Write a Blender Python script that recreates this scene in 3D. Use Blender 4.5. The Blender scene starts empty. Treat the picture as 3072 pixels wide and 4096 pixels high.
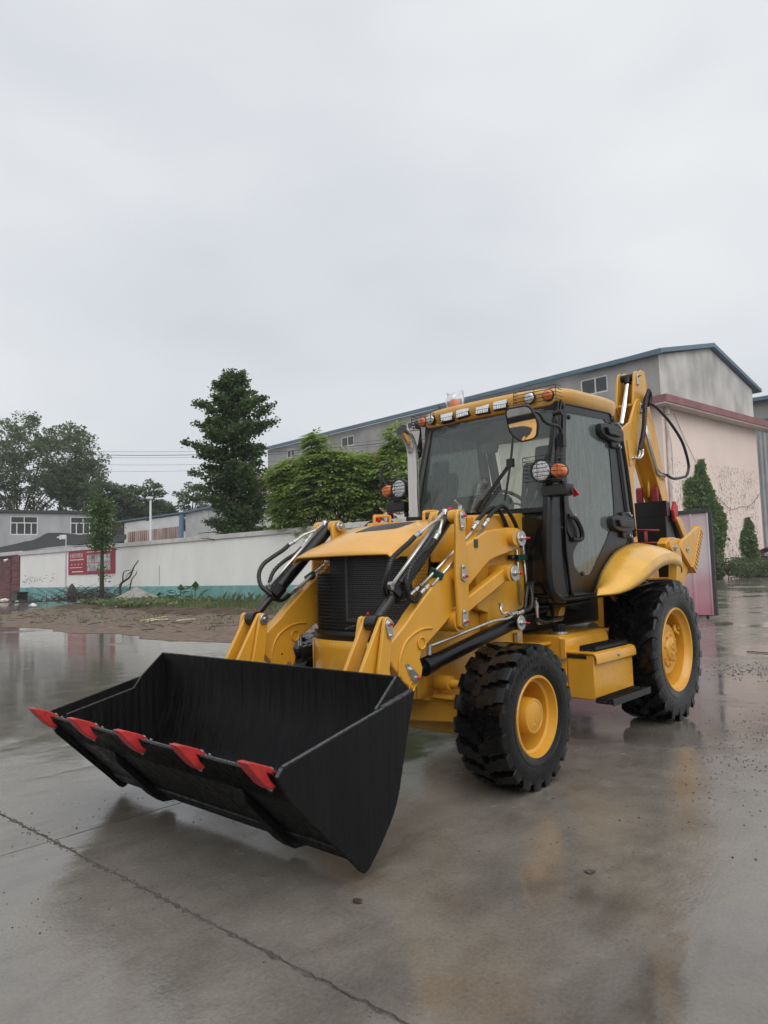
import bpy, bmesh, math, random
import numpy as np
from mathutils import Vector, Matrix

R = math.radians
SC = bpy.context.scene
COL = SC.collection
random.seed(7)
rng = np.random.default_rng(7)

# ------------------------------------------------------------------ camera
cam_d = bpy.data.cameras.new('camera')
cam = bpy.data.objects.new('camera', cam_d)
COL.objects.link(cam)
cr = Vector((-0.66372244, 0.74752438, -0.02607348))
cu = Vector((0.0443101, 0.07409222, 0.99626651))
cf = Vector((-0.74666534, -0.66008912, 0.08229955))
cam.matrix_world = Matrix(((cr.x, cu.x, -cf.x, 6.88), (cr.y, cu.y, -cf.y, 3.55), (cr.z, cu.z, -cf.z, 1.45), (0, 0, 0, 1)))
cam_d.sensor_fit = 'VERTICAL'
cam_d.sensor_height = 36
cam_d.lens = 36 * 2860 / 4096
cam_d.clip_start = 0.05
cam_d.clip_end = 2000
SC.camera = cam
SC.render.resolution_x, SC.render.resolution_y = 768, 1024

# ------------------------------------------------------------------ sky and light
SUN_AZ, SUN_EL = R(62), R(50)
world = bpy.data.worlds.new('World')
SC.world = world
world.use_nodes = True
wn, wl = world.node_tree.nodes, world.node_tree.links
wn.clear()
w_out = wn.new('ShaderNodeOutputWorld')
w_bg = wn.new('ShaderNodeBackground')
w_sky = wn.new('ShaderNodeTexSky')
w_sky.sky_type = 'NISHITA'
w_sky.sun_disc = False
w_sky.sun_elevation = SUN_EL
w_sky.sun_rotation = R(90) - SUN_AZ
w_sky.dust_density = 6.0
w_sky.air_density = 1.0
w_tc = wn.new('ShaderNodeTexCoord')
w_map = wn.new('ShaderNodeMapping')
w_map.inputs['Scale'].default_value = (1.0, 1.0, 2.2)
w_map.inputs['Location'].default_value = (0.35, 0.1, 0.0)
w_noise = wn.new('ShaderNodeTexNoise')
w_noise.inputs['Scale'].default_value = 1.5
w_noise.inputs['Detail'].default_value = 3.5
w_noise.inputs['Roughness'].default_value = 0.5
w_ramp = wn.new('ShaderNodeValToRGB')
w_ramp.color_ramp.elements[0].position = 0.34
w_ramp.color_ramp.elements[0].color = (5.75, 6.0, 6.45, 1)
w_ramp.color_ramp.elements[1].position = 0.68
w_ramp.color_ramp.elements[1].color = (7.5, 7.7, 7.8, 1)
w_mix = wn.new('ShaderNodeMixRGB')
w_mix.inputs[0].default_value = 0.93          # nearly complete cloud cover over the clear sky
w_bg.inputs['Strength'].default_value = 0.098
wl.new(w_tc.outputs['Generated'], w_map.inputs[0])
wl.new(w_map.outputs[0], w_noise.inputs['Vector'])
wl.new(w_noise.outputs['Fac'], w_ramp.inputs[0])
wl.new(w_sky.outputs[0], w_mix.inputs[1])
wl.new(w_ramp.outputs[0], w_mix.inputs[2])
wl.new(w_mix.outputs[0], w_bg.inputs['Color'])
wl.new(w_bg.outputs[0], w_out.inputs[0])

sun_d = bpy.data.lights.new('sun', 'SUN')
sun_d.energy = 1.5
sun_d.angle = R(70)
sun_d.color = (1.0, 0.97, 0.93)
sun = bpy.data.objects.new('sun', sun_d)
COL.objects.link(sun)
sdir = Vector((math.cos(SUN_EL) * math.cos(SUN_AZ), math.cos(SUN_EL) * math.sin(SUN_AZ), math.sin(SUN_EL)))
sun.rotation_euler = (-sdir).to_track_quat('-Z', 'Y').to_euler()
sun.location = (10, 4, 20)

SC.view_settings.view_transform = 'Standard'
SC.view_settings.look = 'None'
SC.view_settings.gamma = 1
SC.view_settings.exposure = 0.28
SC.view_settings.use_curve_mapping = False
SC.render.engine = 'CYCLES'
SC.cycles.use_denoising = True
SC.cycles.max_bounces = 8
SC.cycles.transparent_max_bounces = 16
SC.cycles.caustics_reflective = False
SC.cycles.caustics_refractive = False

# ------------------------------------------------------------------ materials
def mat(name, base=(.5, .5, .5), rough=.5, metal=0.0, spec=.5, coat=0.0, var=0.0, vscale=6.0, vstretch=(1, 1, 1), bump=0.0, bscale=60.0,
        rvar=0.0, emit=None, trans=0.0, alpha=1.0, island=0.0, dark=None, transl=0.0, bstretch=(1, 1, 1)):
    m = bpy.data.materials.new(name)
    m.use_nodes = True
    n, l = m.node_tree.nodes, m.node_tree.links
    b = n['Principled BSDF']
    b.inputs['Base Color'].default_value = (*base, 1)
    b.inputs['Roughness'].default_value = rough
    b.inputs['Metallic'].default_value = metal
    b.inputs['Specular IOR Level'].default_value = spec
    b.inputs['Coat Weight'].default_value = coat
    b.inputs['Coat Roughness'].default_value = .12
    b.inputs['Transmission Weight'].default_value = trans
    if emit:
        b.inputs['Emission Color'].default_value = (*emit[0], 1)
        b.inputs['Emission Strength'].default_value = emit[1]
    tc = n.new('ShaderNodeTexCoord')

    def noise(scale, stretch, detail=4):
        mp = n.new('ShaderNodeMapping')
        mp.inputs['Scale'].default_value = stretch
        l.new(tc.outputs['Object'], mp.inputs[0])
        nz = n.new('ShaderNodeTexNoise')
        nz.inputs['Scale'].default_value = scale
        nz.inputs['Detail'].default_value = detail
        l.new(mp.outputs[0], nz.inputs['Vector'])
        return nz.outputs['Fac']
    col = None
    if var:
        rp = n.new('ShaderNodeValToRGB')
        lo = dark if dark else tuple(c * (1 - var) for c in base)
        hi = tuple(min(1, c * (1 + (0 if dark else var * .6))) for c in base)
        rp.color_ramp.elements[0].position, rp.color_ramp.elements[1].position = .32, .68
        rp.color_ramp.elements[0].color = (*lo, 1)
        rp.color_ramp.elements[1].color = (*hi, 1)
        l.new(noise(vscale, vstretch), rp.inputs[0])
        col = rp.outputs[0]
    if island:
        g = n.new('ShaderNodeNewGeometry')
        hs = n.new('ShaderNodeHueSaturation')
        hs.inputs['Color'].default_value = (*base, 1)
        mr = n.new('ShaderNodeMapRange')
        mr.inputs['To Min'].default_value, mr.inputs['To Max'].default_value = 1 - island, 1 + island
        l.new(g.outputs['Random Per Island'], mr.inputs[0])
        l.new(mr.outputs[0], hs.inputs['Value'])
        if col:
            l.new(col, hs.inputs['Color'])
        col = hs.outputs[0]
    if col:
        l.new(col, b.inputs['Base Color'])
    if rvar:
        mr = n.new('ShaderNodeMapRange')
        mr.inputs['From Min'].default_value, mr.inputs['From Max'].default_value = .35, .65
        mr.inputs['To Min'].default_value, mr.inputs['To Max'].default_value = max(.03, rough - rvar), min(1, rough + rvar)
        l.new(noise(vscale * 1.7, vstretch), mr.inputs[0])
        l.new(mr.outputs[0], b.inputs['Roughness'])
    if bump:
        bp = n.new('ShaderNodeBump')
        bp.inputs['Strength'].default_value = 1.0
        bp.inputs['Distance'].default_value = bump
        l.new(noise(bscale, bstretch, 2), bp.inputs['Height'])
        l.new(bp.outputs[0], b.inputs['Normal'])
    if transl:
        out = n['Material Output']
        tr = n.new('ShaderNodeBsdfTranslucent')
        tr.inputs['Color'].default_value = (min(1, base[0] * 1.5), min(1, base[1] * 1.6), base[2], 1)
        mx = n.new('ShaderNodeMixShader')
        mx.inputs[0].default_value = transl
        l.new(b.outputs[0], mx.inputs[1])
        l.new(tr.outputs[0], mx.inputs[2])
        l.new(mx.outputs[0], out.inputs['Surface'])
    return m

def glass_mat(name, tint, gloss_rough=.02, film=0.04, film_col=(.6, .66, .64), refl=0.0):
    m = bpy.data.materials.new(name)
    m.use_nodes = True
    n, l = m.node_tree.nodes, m.node_tree.links
    n.remove(n['Principled BSDF'])
    out = n['Material Output']
    t = n.new('ShaderNodeBsdfTransparent')
    t.inputs[0].default_value = (*tint, 1)
    d0 = n.new('ShaderNodeBsdfDiffuse')
    d0.inputs[0].default_value = (*film_col, 1)
    d1 = n.new('ShaderNodeBsdfTranslucent')
    d1.inputs[0].default_value = (*film_col, 1)
    d = n.new('ShaderNodeMixShader')
    l.new(d0.outputs[0], d.inputs[1])
    l.new(d1.outputs[0], d.inputs[2])
    g = n.new('ShaderNodeBsdfGlossy')
    g.inputs['Roughness'].default_value = gloss_rough
    f = n.new('ShaderNodeFresnel')
    f.inputs['IOR'].default_value = 1.5
    tc = n.new('ShaderNodeTexCoord')
    mp = n.new('ShaderNodeMapping')
    mp.inputs['Scale'].default_value = (26, 26, 3.6)
    nz = n.new('ShaderNodeTexNoise')
    nz.inputs['Scale'].default_value = 1.2
    nz.inputs['Detail'].default_value = 5
    l.new(tc.outputs['Object'], mp.inputs[0])
    l.new(mp.outputs[0], nz.inputs['Vector'])
    mr = n.new('ShaderNodeMapRange')
    mr.inputs['From Min'].default_value, mr.inputs['From Max'].default_value = .42, .75
    mr.inputs['To Min'].default_value, mr.inputs['To Max'].default_value = film * .82, film * 1.22
    l.new(nz.outputs['Fac'], mr.inputs[0])
    m1 = n.new('ShaderNodeMixShader')
    l.new(mr.outputs[0], m1.inputs[0])
    l.new(t.outputs[0], m1.inputs[1])
    l.new(d.outputs[0], m1.inputs[2])
    m2 = n.new('ShaderNodeMixShader')
    if refl:
        ad = n.new('ShaderNodeMath')
        ad.operation = 'ADD'
        ad.inputs[1].default_value = refl
        l.new(f.outputs[0], ad.inputs[0])
        l.new(ad.outputs[0], m2.inputs[0])
    else:
        l.new(f.outputs[0], m2.inputs[0])
    l.new(m1.outputs[0], m2.inputs[1])
    l.new(g.outputs[0], m2.inputs[2])
    l.new(m2.outputs[0], out.inputs['Surface'])
    return m

def concrete_mat():
    m = bpy.data.materials.new('wet_concrete')
    m.use_nodes = True
    n, l = m.node_tree.nodes, m.node_tree.links
    b = n['Principled BSDF']
    tc = n.new('ShaderNodeTexCoord')

    def nz(scale, stretch=(1, 1, 1), detail=5, rough=.55, loc=(0, 0, 0)):
        mp = n.new('ShaderNodeMapping')
        mp.inputs['Scale'].default_value = stretch
        mp.inputs['Location'].default_value = loc
        l.new(tc.outputs['Object'], mp.inputs[0])
        t = n.new('ShaderNodeTexNoise')
        t.inputs['Scale'].default_value = scale
        t.inputs['Detail'].default_value = detail
        t.inputs['Roughness'].default_value = rough
        l.new(mp.outputs[0], t.inputs['Vector'])
        return t.outputs['Fac']

    def ramp(src, a, b_, ca, cb):
        r = n.new('ShaderNodeMapRange')
        r.interpolation_type = 'SMOOTHSTEP'
        r.inputs['From Min'].default_value, r.inputs['From Max'].default_value = a, b_
        r.inputs['To Min'].default_value, r.inputs['To Max'].default_value = ca, cb
        l.new(src, r.inputs[0])
        return r.outputs[0]

    def math_(op, a, b_):
        t = n.new('ShaderNodeMath')
        t.operation = op
        for i, v in enumerate((a, b_)):
            if isinstance(v, (int, float)):
                t.inputs[i].default_value = v
            else:
                l.new(v, t.inputs[i])
        return t.outputs[0]
    big = nz(.30, (1, 1, 1), 5, .6, (3.1, 1.7, 0))
    streak = nz(.8, (.35, 1.6, 1), 4, .55)
    sx = n.new('ShaderNodeSeparateXYZ')
    l.new(tc.outputs['Object'], sx.inputs[0])
    dx = math_('SUBTRACT', sx.outputs[0], 4.3)
    dy = math_('SUBTRACT', sx.outputs[1], 1.5)
    rad = math_('SQRT', math_('ADD', math_('MULTIPLY', dx, dx), math_('MULTIPLY', dy, dy)), 0)
    low = math_('ADD', ramp(rad, 1.6, 5.0, 0, .05), ramp(sx.outputs[1], -1.0, -6.0, 0, .07))
    low = math_('SUBTRACT', low, math_('MULTIPLY', ramp(sx.outputs[0], -1.0, -8.0, 0, .095), ramp(sx.outputs[1], -17.0, -9.0, 0, 1)))     # the slab round the machine is a little higher, water stands away from it
    wet = ramp(math_('ADD', low, math_('ADD', math_('MULTIPLY', big, .72), math_('MULTIPLY', streak, .28))), .485, .555, 0, 1)
    fine = nz(55, (1, 1, 1), 3)
    mid = nz(3.2, (1, 1, 1), 6, .65)
    grit = nz(160, (1, 1, 1), 2)
    # colour: damp grey brown slab, darker where water stands in it, light sand grains
    cr_ = n.new('ShaderNodeValToRGB')
    e = cr_.color_ramp.elements
    e[0].position, e[1].position = .30, .74
    e[0].color = (.120, .109, .094, 1)
    e[1].color = (.232, .213, .184, 1)
    l.new(math_('ADD', math_('MULTIPLY', mid, .6), math_('MULTIPLY', fine, .4)), cr_.inputs[0])
    mx = n.new('ShaderNodeMixRGB')
    mx.blend_type = 'MULTIPLY'
    mx.inputs[2].default_value = (.80, .78, .78, 1)
    l.new(wet, mx.inputs[0])
    l.new(cr_.outputs[0], mx.inputs[1])
    gm = n.new('ShaderNodeMixRGB')
    gm.inputs[2].default_value = (.32, .29, .25, 1)
    l.new(ramp(grit, .64, .72, 0, .6), gm.inputs[0])
    l.new(mx.outputs[0], gm.inputs[1])
    pit = n.new('ShaderNodeMixRGB')
    pit.blend_type = 'MULTIPLY'
    pit.inputs[2].default_value = (.45, .43, .41, 1)
    l.new(ramp(nz(38, (1, 1, 1), 4, .6, (7, 3, 0)), .36, .27, 0, .8), pit.inputs[0])
    l.new(gm.outputs[0], pit.inputs[1])
    stn = n.new('ShaderNodeMixRGB')
    stn.blend_type = 'MULTIPLY'
    stn.inputs[2].default_value = (.66, .62, .58, 1)
    l.new(ramp(nz(1.1, (.6, 1.5, 1), 6, .65, (11, 5, 0)), .52, .68, 0, .75), stn.inputs[0])
    l.new(pit.outputs[0], stn.inputs[1])
    l.new(stn.outputs[0], b.inputs['Base Color'])
    rough_dry = math_('ADD', ramp(mid, .3, .7, .15, .29), 0.0)
    rough_wet = ramp(mid, .3, .7, .045, .12)
    rm = n.new('ShaderNodeMix')
    rm.data_type = 'FLOAT'
    l.new(wet, rm.inputs[0])
    l.new(rough_dry, rm.inputs[2])
    l.new(rough_wet, rm.inputs[3])
    l.new(rm.outputs[0], b.inputs['Roughness'])
    b.inputs['Specular IOR Level'].default_value = .72
    hgt = math_('ADD', math_('MULTIPLY', fine, .0016), math_('MULTIPLY', mid, .004))
    hgt = math_('ADD', hgt, math_('MULTIPLY', nz(9, (.4, 1.8, 1), 3), .0011))
    inv = math_('SUBTRACT', 1.0, math_('MULTIPLY', wet, .82))
    bp = n.new('ShaderNodeBump')
    bp.inputs['Distance'].default_value = 1.0
    bp.inputs['Strength'].default_value = .7
    l.new(math_('MULTIPLY', hgt, inv), bp.inputs['Height'])
    l.new(bp.outputs[0], b.inputs['Normal'])
    return m

M = {}
YEL = (.645, .322, .028)
M['yellow'] = mat('yellow_paint', YEL, .36, coat=.35, var=.07, vscale=2.5, vstretch=(2, 2, .8), bump=.0007, bscale=190, rvar=.16)
M['hood'] = mat('hood_paint', (.68, .345, .052), .34, coat=.3, var=.07, vscale=3, bump=.0007, bscale=230, rvar=.1)
M['roofp'] = mat('roof_fibreglass', (.58, .315, .06), .38, coat=.25, var=.08, vscale=4, vstretch=(1.5, 1.5, .8), bump=.0006, bscale=200)
M['fender'] = mat('fender_fibreglass', (.72, .40, .06), .30, coat=.45, var=.12, vscale=2.2, vstretch=(2, 2, .7), bump=.0005, bscale=220, rvar=.1)
M['black'] = mat('black_paint', (.005, .005, .0055), .28, spec=.35, var=.2, bump=.0005, bscale=200)
M['satin'] = mat('black_plastic', (.009, .009, .0095), .42, var=.25, vscale=20)
M['bucket'] = mat('bucket_black_paint', (.0036, .0036, .0042), .52, var=.5, vscale=2.2, vstretch=(9, 9, .35), rvar=.16, bump=.0008, bscale=40, bstretch=(3, 3, .3), spec=.28)
M['weld'] = mat('grey_edge_steel', (.075, .077, .081), .6, metal=.2, var=.6, vscale=70)
M['tyre'] = mat('tyre_rubber', (.0035, .0035, .0038), .24, var=.4, vscale=12, rvar=.08, bump=.0003, bscale=50, spec=.33)
M['darkred'] = mat('dark_red_paint', (.24, .018, .022), .5, var=.3, vscale=14)
M['boltd'] = mat('dark_bolt_steel', (.16, .16, .16), .4, metal=.6)
M['steel'] = mat('zinc_steel', (.52, .52, .51), .33, metal=.9, var=.2, vscale=40)
M['pipe'] = mat('bare_steel_pipe', (.62, .60, .56), .30, metal=.9, var=.15, vscale=30)
M['chrome'] = mat('chrome_rod', (.78, .78, .80), .10, metal=1.0)
M['stainless'] = mat('stainless_exhaust', (.52, .49, .46), .13, metal=1.0, var=.12, vscale=14, vstretch=(1, 1, .15))
M['hose'] = mat('rubber_hose', (.013, .013, .013), .38, var=.3, vscale=30)
M['red'] = mat('red_paint', (.44, .026, .026), .48, var=.3, vscale=14, bump=.0012, bscale=40)
M['redcap'] = mat('red_plastic', (.55, .02, .03), .4)
M['green'] = mat('green_clamp', (.01, .055, .045), .45)
M['rust'] = mat('rusty_bolt', (.045, .026, .018), .7, var=.4, vscale=80)
M['glass'] = glass_mat('cab_glass', (.82, .91, .865), film=.14, film_col=(.54, .63, .585), refl=.03)
M['doorglass'] = glass_mat('door_glass_rain', (.86, .93, .89), film=.36, film_col=(.62, .74, .68), refl=.05)
M['darkglass'] = glass_mat('lower_dark_glass', (.10, .12, .12), film=.02)
M['lens'] = mat('clear_lens', (.72, .74, .76), .12, metal=.35, coat=.6, bump=.004, bscale=70)
M['lensled'] = mat('led_reflector', (.80, .80, .82), .15, metal=.6, bump=.008, bscale=55)
M['amber'] = mat('amber_lens', (.72, .16, .012), .2, coat=.7, bump=.0025, bscale=90)
M['mirror'] = mat('mirror_glass', (.80, .80, .80), .03, metal=1.0)
M['seat'] = mat('seat_fabric', (.03, .032, .034), .8)
M['dash'] = mat('dash_plastic', (.04, .042, .048), .6)
M['mesh'] = mat('grille_steel', (.05, .05, .05), .35)
M['fin'] = mat('radiator_fin', (.10, .10, .10), .4, metal=.3)
M['sticker'] = mat('hood_window_glass', (.022, .023, .025), .5, spec=.3, var=.4, vscale=25)
M['bag'] = glass_mat('plastic_bag', (.93, .93, .93), .25, film=.16, film_col=(.75, .76, .77))
M['orange'] = mat('beacon_orange', (.85, .24, .10), .4, transl=.3)
M['concrete'] = concrete_mat()
M['groove'] = mat('wet_joint_dirt', (.100, .088, .075), .6, var=.4, vscale=30, bump=.006, bscale=70)
M['wallw'] = mat('white_plaster', (.84, .835, .81), .85, var=.05, vscale=1.1, vstretch=(1, 1.2, .5), bump=.004, bscale=9)
M['teal'] = mat('teal_plaster', (.19, .40, .395), .8, var=.22, vscale=1.6, vstretch=(1, 1, .7), bump=.004, bscale=12)
M['cope'] = mat('concrete_coping', (.58, .575, .56), .85, var=.16, vscale=2.4)
M['dirt'] = mat('brown_earth', (.095, .067, .048), .9, var=.45, vscale=1.8, bump=.04, bscale=7, spec=.2)
M['wetdirt'] = mat('wet_gravelly_earth', (.165, .124, .096), .8, var=.38, vscale=5, bump=.02, bscale=14, spec=.2)
M['bark'] = mat('bark', (.060, .047, .036), .9, var=.4, vscale=12, vstretch=(1, 1, .2), bump=.01, bscale=20)
M['twig'] = mat('dry_twig', (.055, .045, .036), .85, var=.4, vscale=5)
M['straw'] = mat('bleached_stick', (.50, .42, .26), .8, var=.3, vscale=3)
def leafm(name, c, isl=.45, tr=.3):
    return mat(name, c, .55, island=isl, transl=tr, var=.35, vscale=.8, spec=.35)
M['ginkgo'] = leafm('ginkgo_leaf', (.082, .125, .052), .6, .42)
M['walnut'] = leafm('walnut_leaf', (.225, .295, .095), .5, .45)
M['farleaf'] = leafm('far_leaf', (.110, .138, .082), .35, .4)
M['midleaf'] = leafm('mid_leaf', (.090, .122, .068), .35, .4)
M['youngleaf'] = leafm('young_leaf', (.085, .135, .045))
M['ivy'] = leafm('ivy_leaf', (.105, .165, .062), .5, .4)
M['bush'] = leafm('bush_leaf', (.115, .145, .080), .5, .4)
M['grass'] = leafm('grass_blade', (.150, .185, .095), .4)
M['bigleaf'] = leafm('broad_leaf', (.045, .085, .030), .3)
M['greywall'] = mat('grey_render', (.34, .335, .325), .85, var=.22, vscale=.5, vstretch=(1, 1, .5), bump=.01, bscale=4)
M['greywall2'] = mat('grey_render_gable', (.52, .51, .49), .85, var=.30, vscale=.55, vstretch=(1, 1, .5), bump=.01, bscale=4)
M['pink'] = mat('pink_render', (.80, .665, .60), .85, var=.06, vscale=.25)
M['maroon'] = mat('maroon_canopy', (.27, .115, .12), .7, var=.2, vscale=.8)
M['soffit'] = mat('soffit_plaster', (.62, .54, .50), .85)
M['blueroof'] = mat('blue_sheet_roof', (.10, .165, .225), .5, var=.12, vscale=.6)
M['frame'] = mat('window_frame', (.62, .62, .61), .5)
M['pane'] = mat('window_pane', (.035, .042, .046), .12, var=.4, vscale=.7)
M['bluewin'] = mat('bluish_window_pane', (.22, .30, .38), .12, var=.3, vscale=.4)
M['housegrey'] = mat('bluegrey_render', (.36, .37, .385), .85, var=.2, vscale=.6, vstretch=(1, 1, .4))
M['tar'] = mat('tar_roof_edge', (.045, .045, .048), .8)
M['net'] = mat('shade_net', (.009, .0095, .010), .85, var=.4, vscale=2)
M['sheet'] = mat('pale_metal_sheet', (.56, .565, .56), .5, var=.16, vscale=.9)
M['rustsheet'] = mat('rusty_metal_sheet', (.42, .36, .32), .7, var=.9, vscale=1.2, vstretch=(3, 3, .25), dark=(.16, .055, .035))
M['darksheet'] = mat('dark_timber_wall', (.06, .05, .048), .8, var=.3, vscale=3)
M['bluetrim'] = mat('blue_trim', (.10, .20, .36), .5)
M['galv'] = mat('galvanised_corrugated', (.50, .515, .53), .45, var=.12, vscale=.8)
M['gatered'] = mat('faded_red_gate_sheet', (.60, .54, .56), .5, var=.9, vscale=.7, vstretch=(1, 1, .6), dark=(.50, .25, .30))
def _bleach(m):
    n, l = m.node_tree.nodes, m.node_tree.links
    b = n['Principled BSDF']
    src = b.inputs['Base Color'].links[0].from_socket
    tc = n.new('ShaderNodeTexCoord')
    sx = n.new('ShaderNodeSeparateXYZ')
    l.new(tc.outputs['Object'], sx.inputs[0])
    nz = n.new('ShaderNodeTexNoise')
    nz.inputs['Scale'].default_value = 1.3
    l.new(tc.outputs['Object'], nz.inputs['Vector'])
    ad = n.new('ShaderNodeMath')
    ad.operation = 'MULTIPLY_ADD'
    ad.inputs[1].default_value = 1.6
    l.new(nz.outputs['Fac'], ad.inputs[0])
    l.new(sx.outputs[2], ad.inputs[2])
    mr = n.new('ShaderNodeMapRange')
    mr.inputs['From Min'].default_value, mr.inputs['From Max'].default_value = .7, 2.3
    mr.inputs['To Min'].default_value, mr.inputs['To Max'].default_value = .85, 0
    l.new(ad.outputs[0], mr.inputs[0])
    mx = n.new('ShaderNodeMixRGB')
    mx.inputs[2].default_value = (.40, .09, .14, 1)
    l.new(mr.outputs[0], mx.inputs[0])
    l.new(src, mx.inputs[1])
    l.new(mx.outputs[0], b.inputs['Base Color'])
_bleach(M['gatered'])
M['doorred'] = mat('dark_red_steel_door', (.15, .045, .042), .55, var=.35, vscale=1.5)
M['banner'] = mat('red_banner', (.34, .028, .055), .6, var=.15, vscale=1.2)
M['bannerw'] = mat('banner_print', (.70, .66, .64), .6)
M['bannerg'] = mat('banner_photo', (.42, .43, .42), .6, var=.8, vscale=3.2)
M['white'] = mat('white_metal', (.72, .73, .74), .4)
M['wire'] = mat('power_cable', (.03, .032, .035), .6)
M['sand'] = mat('grey_sand', (.30, .285, .265), .9, var=.2, vscale=3, bump=.02, bscale=20)
M['stone'] = mat('dark_pebble', (.065, .058, .052), .6, island=.5)
M['litter'] = mat('white_plastic_litter', (.72, .72, .71), .5)
M['downpipe'] = mat('pvc_downpipe', (.62, .55, .50), .6, var=.3, vscale=1)
M['mould'] = mat('mould_stain', (.16, .135, .125), .9)

# ------------------------------------------------------------------ mesh helpers
def smooth_path(pts, n=8):
    P = [Vector(p) for p in pts]
    out = []
    for i in range(len(P) - 1):
        p0, p1, p2, p3 = P[max(0, i - 1)], P[i], P[i + 1], P[min(len(P) - 1, i + 2)]
        for k in range(n):
            t = k / n
            out.append(.5 * ((2 * p1) + (p2 - p0) * t + (2 * p0 - 5 * p1 + 4 * p2 - p3) * t * t + (3 * p1 - p0 - 3 * p2 + p3) * t ** 3))
    out.append(P[-1])
    return out

class MB:
    def __init__(s):
        s.v, s.f = [], []
    def add(s, verts, faces):
        o = len(s.v)
        s.v += [tuple(v) for v in verts]
        s.f += [tuple(i + o for i in f) for f in faces]
        return s
    def box(s, lo, hi, rot=None, org=None):
        x0, y0, z0 = lo
        x1, y1, z1 = hi
        vs = [Vector(p) for p in ((x0, y0, z0), (x1, y0, z0), (x1, y1, z0), (x0, y1, z0), (x0, y0, z1), (x1, y0, z1), (x1, y1, z1), (x0, y1, z1))]
        if rot is not None:
            c = Vector(org) if org is not None else Vector(((x0 + x1) / 2, (y0 + y1) / 2, (z0 + z1) / 2))
            vs = [c + rot @ (v - c) for v in vs]
        return s.add(vs, [(0, 3, 2, 1), (4, 5, 6, 7), (0, 1, 5, 4), (1, 2, 6, 5), (2, 3, 7, 6), (3, 0, 4, 7)])
    def obox(s, p0, p1, w, h, up=(0, 0, 1)):
        a, b = Vector(p0), Vector(p1)
        d = (b - a).normalized()
        sd = d.cross(Vector(up))
        sd = sd.normalized() if sd.length > 1e-6 else Vector((0, 1, 0))
        u = sd.cross(d)
        vs = [p + sd * (i * w / 2) + u * (j * h / 2) for p in (a, b) for i, j in ((-1, -1), (1, -1), (1, 1), (-1, 1))]
        return s.add(vs, [(3, 2, 1, 0), (4, 5, 6, 7), (0, 1, 5, 4), (1, 2, 6, 5), (2, 3, 7, 6), (3, 0, 4, 7)])
    def prism(s, prof, a, b, axis='y'):
        """profile (u,w) extruded from a to b along axis; y: (x,z)  x: (y,z)  z: (x,y)"""
        if axis == 'y':
            mk = lambda p, t: (p[0], t, p[1])
        elif axis == 'x':
            mk = lambda p, t: (t, p[0], p[1])
        else:
            mk = lambda p, t: (p[0], p[1], t)
        n = len(prof)
        vs = [mk(p, a) for p in prof] + [mk(p, b) for p in prof]
        fs = [tuple(range(n)), tuple(range(2 * n - 1, n - 1, -1))] + [(i, i + n, (i + 1) % n + n, (i + 1) % n) for i in range(n)]
        return s.add(vs, fs)
    def cyl(s, p0, p1, r0, r1=None, n=20, cap=True):
        r1 = r0 if r1 is None else r1
        a, b = Vector(p0), Vector(p1)
        d = (b - a).normalized()
        t = Vector((0, 0, 1)) if abs(d.z) < .9 else Vector((1, 0, 0))
        x = d.cross(t).normalized()
        y = d.cross(x)
        vs = []
        for c, r in ((a, r0), (b, r1)):
            vs += [c + x * (r * math.cos(2 * math.pi * i / n)) + y * (r * math.sin(2 * math.pi * i / n)) for i in range(n)]
        fs = [(i, (i + 1) % n, (i + 1) % n + n, i + n) for i in range(n)]
        if cap:
            fs += [tuple(range(n - 1, -1, -1)), tuple(range(n, 2 * n))]
        return s.add(vs, fs)
    def tube(s, pts, r, n=10, smooth=0, radii=None):
        P = smooth_path(pts, smooth) if smooth else [Vector(p) for p in pts]
        N = len(P)
        d = (P[1] - P[0]).normalized()
        t = Vector((0, 0, 1)) if abs(d.z) < .9 else Vector((1, 0, 0))
        x = d.cross(t).normalized()
        vs = []
        for i, p in enumerate(P):
            d = (P[min(N - 1, i + 1)] - P[max(0, i - 1)])
            if d.length < 1e-9:
                d = Vector((0, 0, 1))
            d.normalize()
            x = (x - d * x.dot(d)).normalized()
            y = d.cross(x)
            rr = r if radii is None else (radii[0] + (radii[1] - radii[0]) * i / (N - 1))
            vs += [p + x * (rr * math.cos(2 * math.pi * k / n)) + y * (rr * math.sin(2 * math.pi * k / n)) for k in range(n)]
        fs = [(i * n + k, i * n + (k + 1) % n, (i + 1) * n + (k + 1) % n, (i + 1) * n + k) for i in range(N - 1) for k in range(n)]
        fs += [tuple(range(n - 1, -1, -1)), tuple(range((N - 1) * n, N * n))]
        return s.add(vs, fs)
    def lathe(s, prof, c, axis=(0, 1, 0), n=48, closed=False):
        """prof: (along axis, radius)"""
        c = Vector(c)
        d = Vector(axis).normalized()
        t = Vector((0, 0, 1)) if abs(d.z) < .9 else Vector((1, 0, 0))
        x = t.cross(d).normalized()
        y = d.cross(x)
        m = len(prof)
        vs = [c + d * a + x * (r * math.cos(2 * math.pi * k / n)) + y * (r * math.sin(2 * math.pi * k / n)) for k in range(n) for a, r in prof]
        fs = []
        for k in range(n):
            k2 = (k + 1) % n
            for j in range(m if closed else m - 1):
                j2 = (j + 1) % m
                fs.append((k * m + j, k * m + j2, k2 * m + j2, k2 * m + j))
        return s.add(vs, fs)
    def grid(s, rows):
        m = len(rows[0])
        vs = [p for r in rows for p in r]
        fs = [(i * m + j, i * m + j + 1, (i + 1) * m + j + 1, (i + 1) * m + j) for i in range(len(rows) - 1) for j in range(m - 1)]
        return s.add(vs, fs)

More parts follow.
